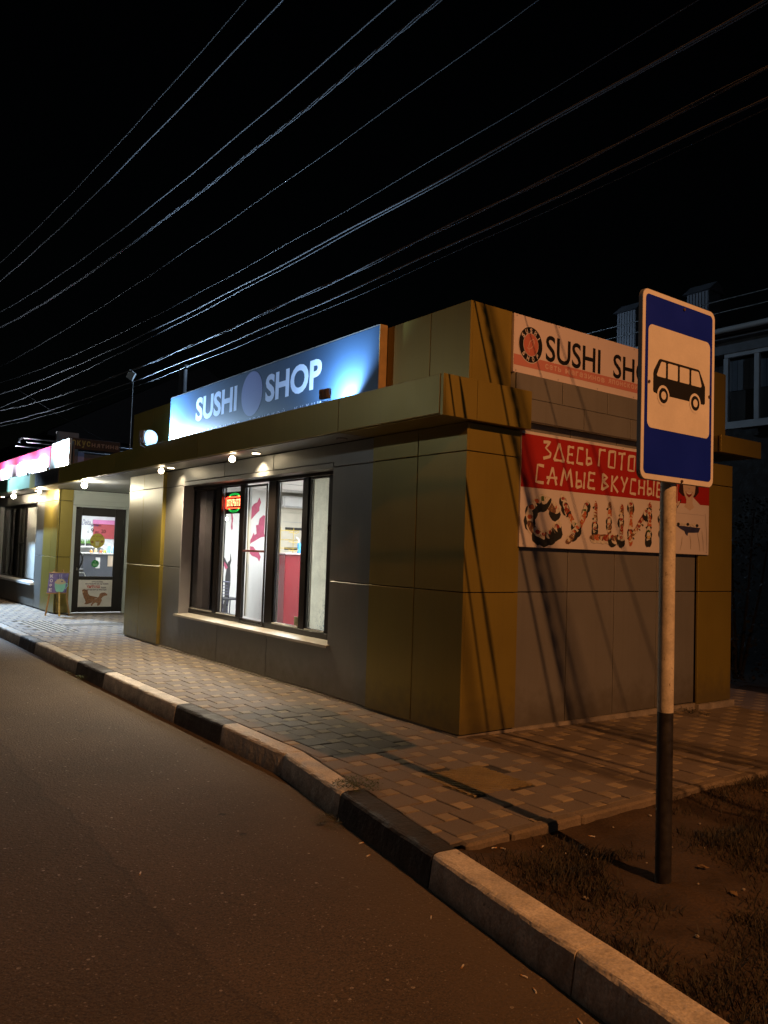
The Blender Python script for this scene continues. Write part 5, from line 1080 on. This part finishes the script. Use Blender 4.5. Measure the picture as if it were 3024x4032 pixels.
# neighbour house on the right
HX = 10.0
H = thing('neighbour_house', 'dark two storey house with glazed balcony behind the sushi shop', 'house', (HX, 4, 0))
hw = M('house_brick', (.035, .028, .022), .9, 0, .3, 6, .6, 30); hc = M('house_concrete', (.20, .21, .22), .85, 0, .3, 4, .4, 30); pvcw = M('house_white_pvc', (.55, .58, .60), .4, 0, .08, 4); tin = M('roof_tin', (.22, .22, .24), .5, .3, .15, 3); tind = M('roof_dark_tin', (.07, .06, .06), .6, 0, .15, 3)
mb = MB(); mb.box(HX+.02, -9, -.3, HX+9, 12.5, 5.80, hw); mb.box(HX-.02, -9, -.3, HX+.019, 3.22, 4.10, hw); mb.build('wall', H)
mb = MB(); mb.box(HX-.35, -9, 5.70, HX+.015, 12.5, 5.93, hc); mb.box(HX-.55, -9, 5.935, HX+.3, 12.6, 5.97, hc); mb.build('eaves', H)
mb = MB(); mb.prism([(HX-.65, -9.2, 6.03), (HX+4.6, -9.2, 7.2), (HX+9.6, -9.2, 6.03), (HX+9.6, -9.2, 5.99), (HX-.62, -9.2, 5.991)], (0, 22, 0), tind); rf = mb.build('roof', H)
mb = MB(); mb.tube([(HX-.72, -9, 6.06), (HX-.72, 12.8, 6.06)], .055, white_pl, 10); mb.build('gutter', H)
mb = MB()
for yy in (-6, -1.5, 1.2, 3.9, 8): mb.tube([(HX-.72, yy, 6.06), (HX-.72, yy+.10, 6.06)], .063, white_pl, 10)
mb.build('gutter_joint', H)
mb = MB()
for y0, y1, z0, z1 in ((-6, 3.22, 5.62, 5.78), (-6, 3.22, 4.22, 4.36)): mb.box(HX-.32, y0, z0, HX-.24, y1, z1, pvcw, .006)
for yy in (-6.0, -4.2, -2.4, -.6, 1.15, 2.52, 3.14): mb.box(HX-.315, yy, 4.361, HX-.245, yy+.10, 5.619, pvcw, .006)
bw = mb.build('balcony_window', H)
mb = MB(); mb.add([(HX-.28, -5.95, 4.36), (HX-.28, 3.15, 4.36), (HX-.28, 3.15, 5.62), (HX-.28, -5.95, 5.62)], [(0, 1, 2, 3)], glass); mb.build('pane', bw)
mb = MB(); cm = M('balcony_back', (.16, .17, .19), .7, 0, .2, 3)
for k in range(80): mb.box(HX-.10, -5.9+k*.115, 5.0, HX-.085-(k % 2)*.012, -5.9+k*.115+.108, 5.6, cm)
mb.box(HX-.08, -5.9, 4.3, HX-.02, 3.2, 5.6, M('balcony_dark', (.05, .04, .03), .8)); mb.box(HX-.10, -.3, 4.4, HX-.09, 1.5, 5.0, M('balcony_curtain', (.16, .10, .05), .8)); mb.build('balcony_lining', bw)
for px, py in ((2, 6.97), (2, 4.98)):
    mb = MB(); X0 = HX+2.0; tp = 7.95
    mb.box(X0, py, 6.5, X0+.5, py+.56, tp, tin)
    for k in range(7): mb.box(X0-.012, py+.02+k*.08, 6.5, X0-.001, py+.05+k*.08, tp, tin)
    mb.prism([(X0-.1, py-.07, tp), (X0+.25, py-.07, tp+.26), (X0+.6, py-.07, tp)], (0, .7, 0), tin); ob = mb.build('chimney', rf)
mb = MB()
for zz in (.25, .5): mb.tube([(HX+.1, -9, 6.45+zz), (HX+.1, 12, 6.45+zz)], .012, steel, 6)
for yy in (-8, -5, -2, 1, 4, 7, 10): mb.tube([(HX+.1, yy, 6.3), (HX+.1, yy, 6.98)], .012, steel, 6)
mb.build('roof_rail', rf)
# dark shrub between the shop and the house
def shrub(x0, y0, z0, rx, ry, h, n, label):
    t = thing('shrub', label, 'shrub', (x0, y0, z0), 'shrubs beside the neighbour house'); lfm = M('shrub_leaf', (.012, .013, .007), .7, 0, .2, 3, island=.5); mb = MB()
    for i in range(n):
        a = random.uniform(0, 6.28); rr = math.sqrt(random.random()); zz = random.random(); k = .55+.45*math.sin(math.pi*min(1, zz*1.1)); x, y, z = x0+rx*rr*k*math.cos(a), y0+ry*rr*k*math.sin(a), z0+h*zz
        if mn.noise(Vector((x*2.2, y*2.2, z*2.2))) < -.08: continue
        l = random.uniform(.04, .08); v = Vector((random.gauss(0, 1), random.gauss(0, 1), random.gauss(0, 1))).normalized(); b = v.orthogonal().normalized()*l*.4; c = Vector((x, y, z))
        mb.add([c, c+v*l*.5+b, c+v*l, c+v*l*.5-b], [(0, 1, 2, 3)], lfm)
    mb.build('foliage', t); mb = MB(); bk = M('shrub_bark', (.02, .016, .012), .9)
    for i in range(7):
        a = random.uniform(0, 6.28); mb.tube([(x0+.05*math.cos(a), y0+.05*math.sin(a), z0), (x0+rx*.4*math.cos(a), y0+ry*.4*math.sin(a), z0+h*.5), (x0+rx*.6*math.cos(a), y0+ry*.6*math.sin(a), z0+h*.9)], [.03, .02, .008], bk, 6)
    mb.build('stem', t)
shrub(7.4, 1.6, -.2, .9, 1.0, 2.9, 2600, 'dark tall shrub right behind the far gold column')
shrub(7.9, -.3, -.2, .8, .9, 2.0, 1800, 'lower dark shrub at the right photo edge')

for o in bpy.data.objects:
    if '_o' in o: del o['_o']
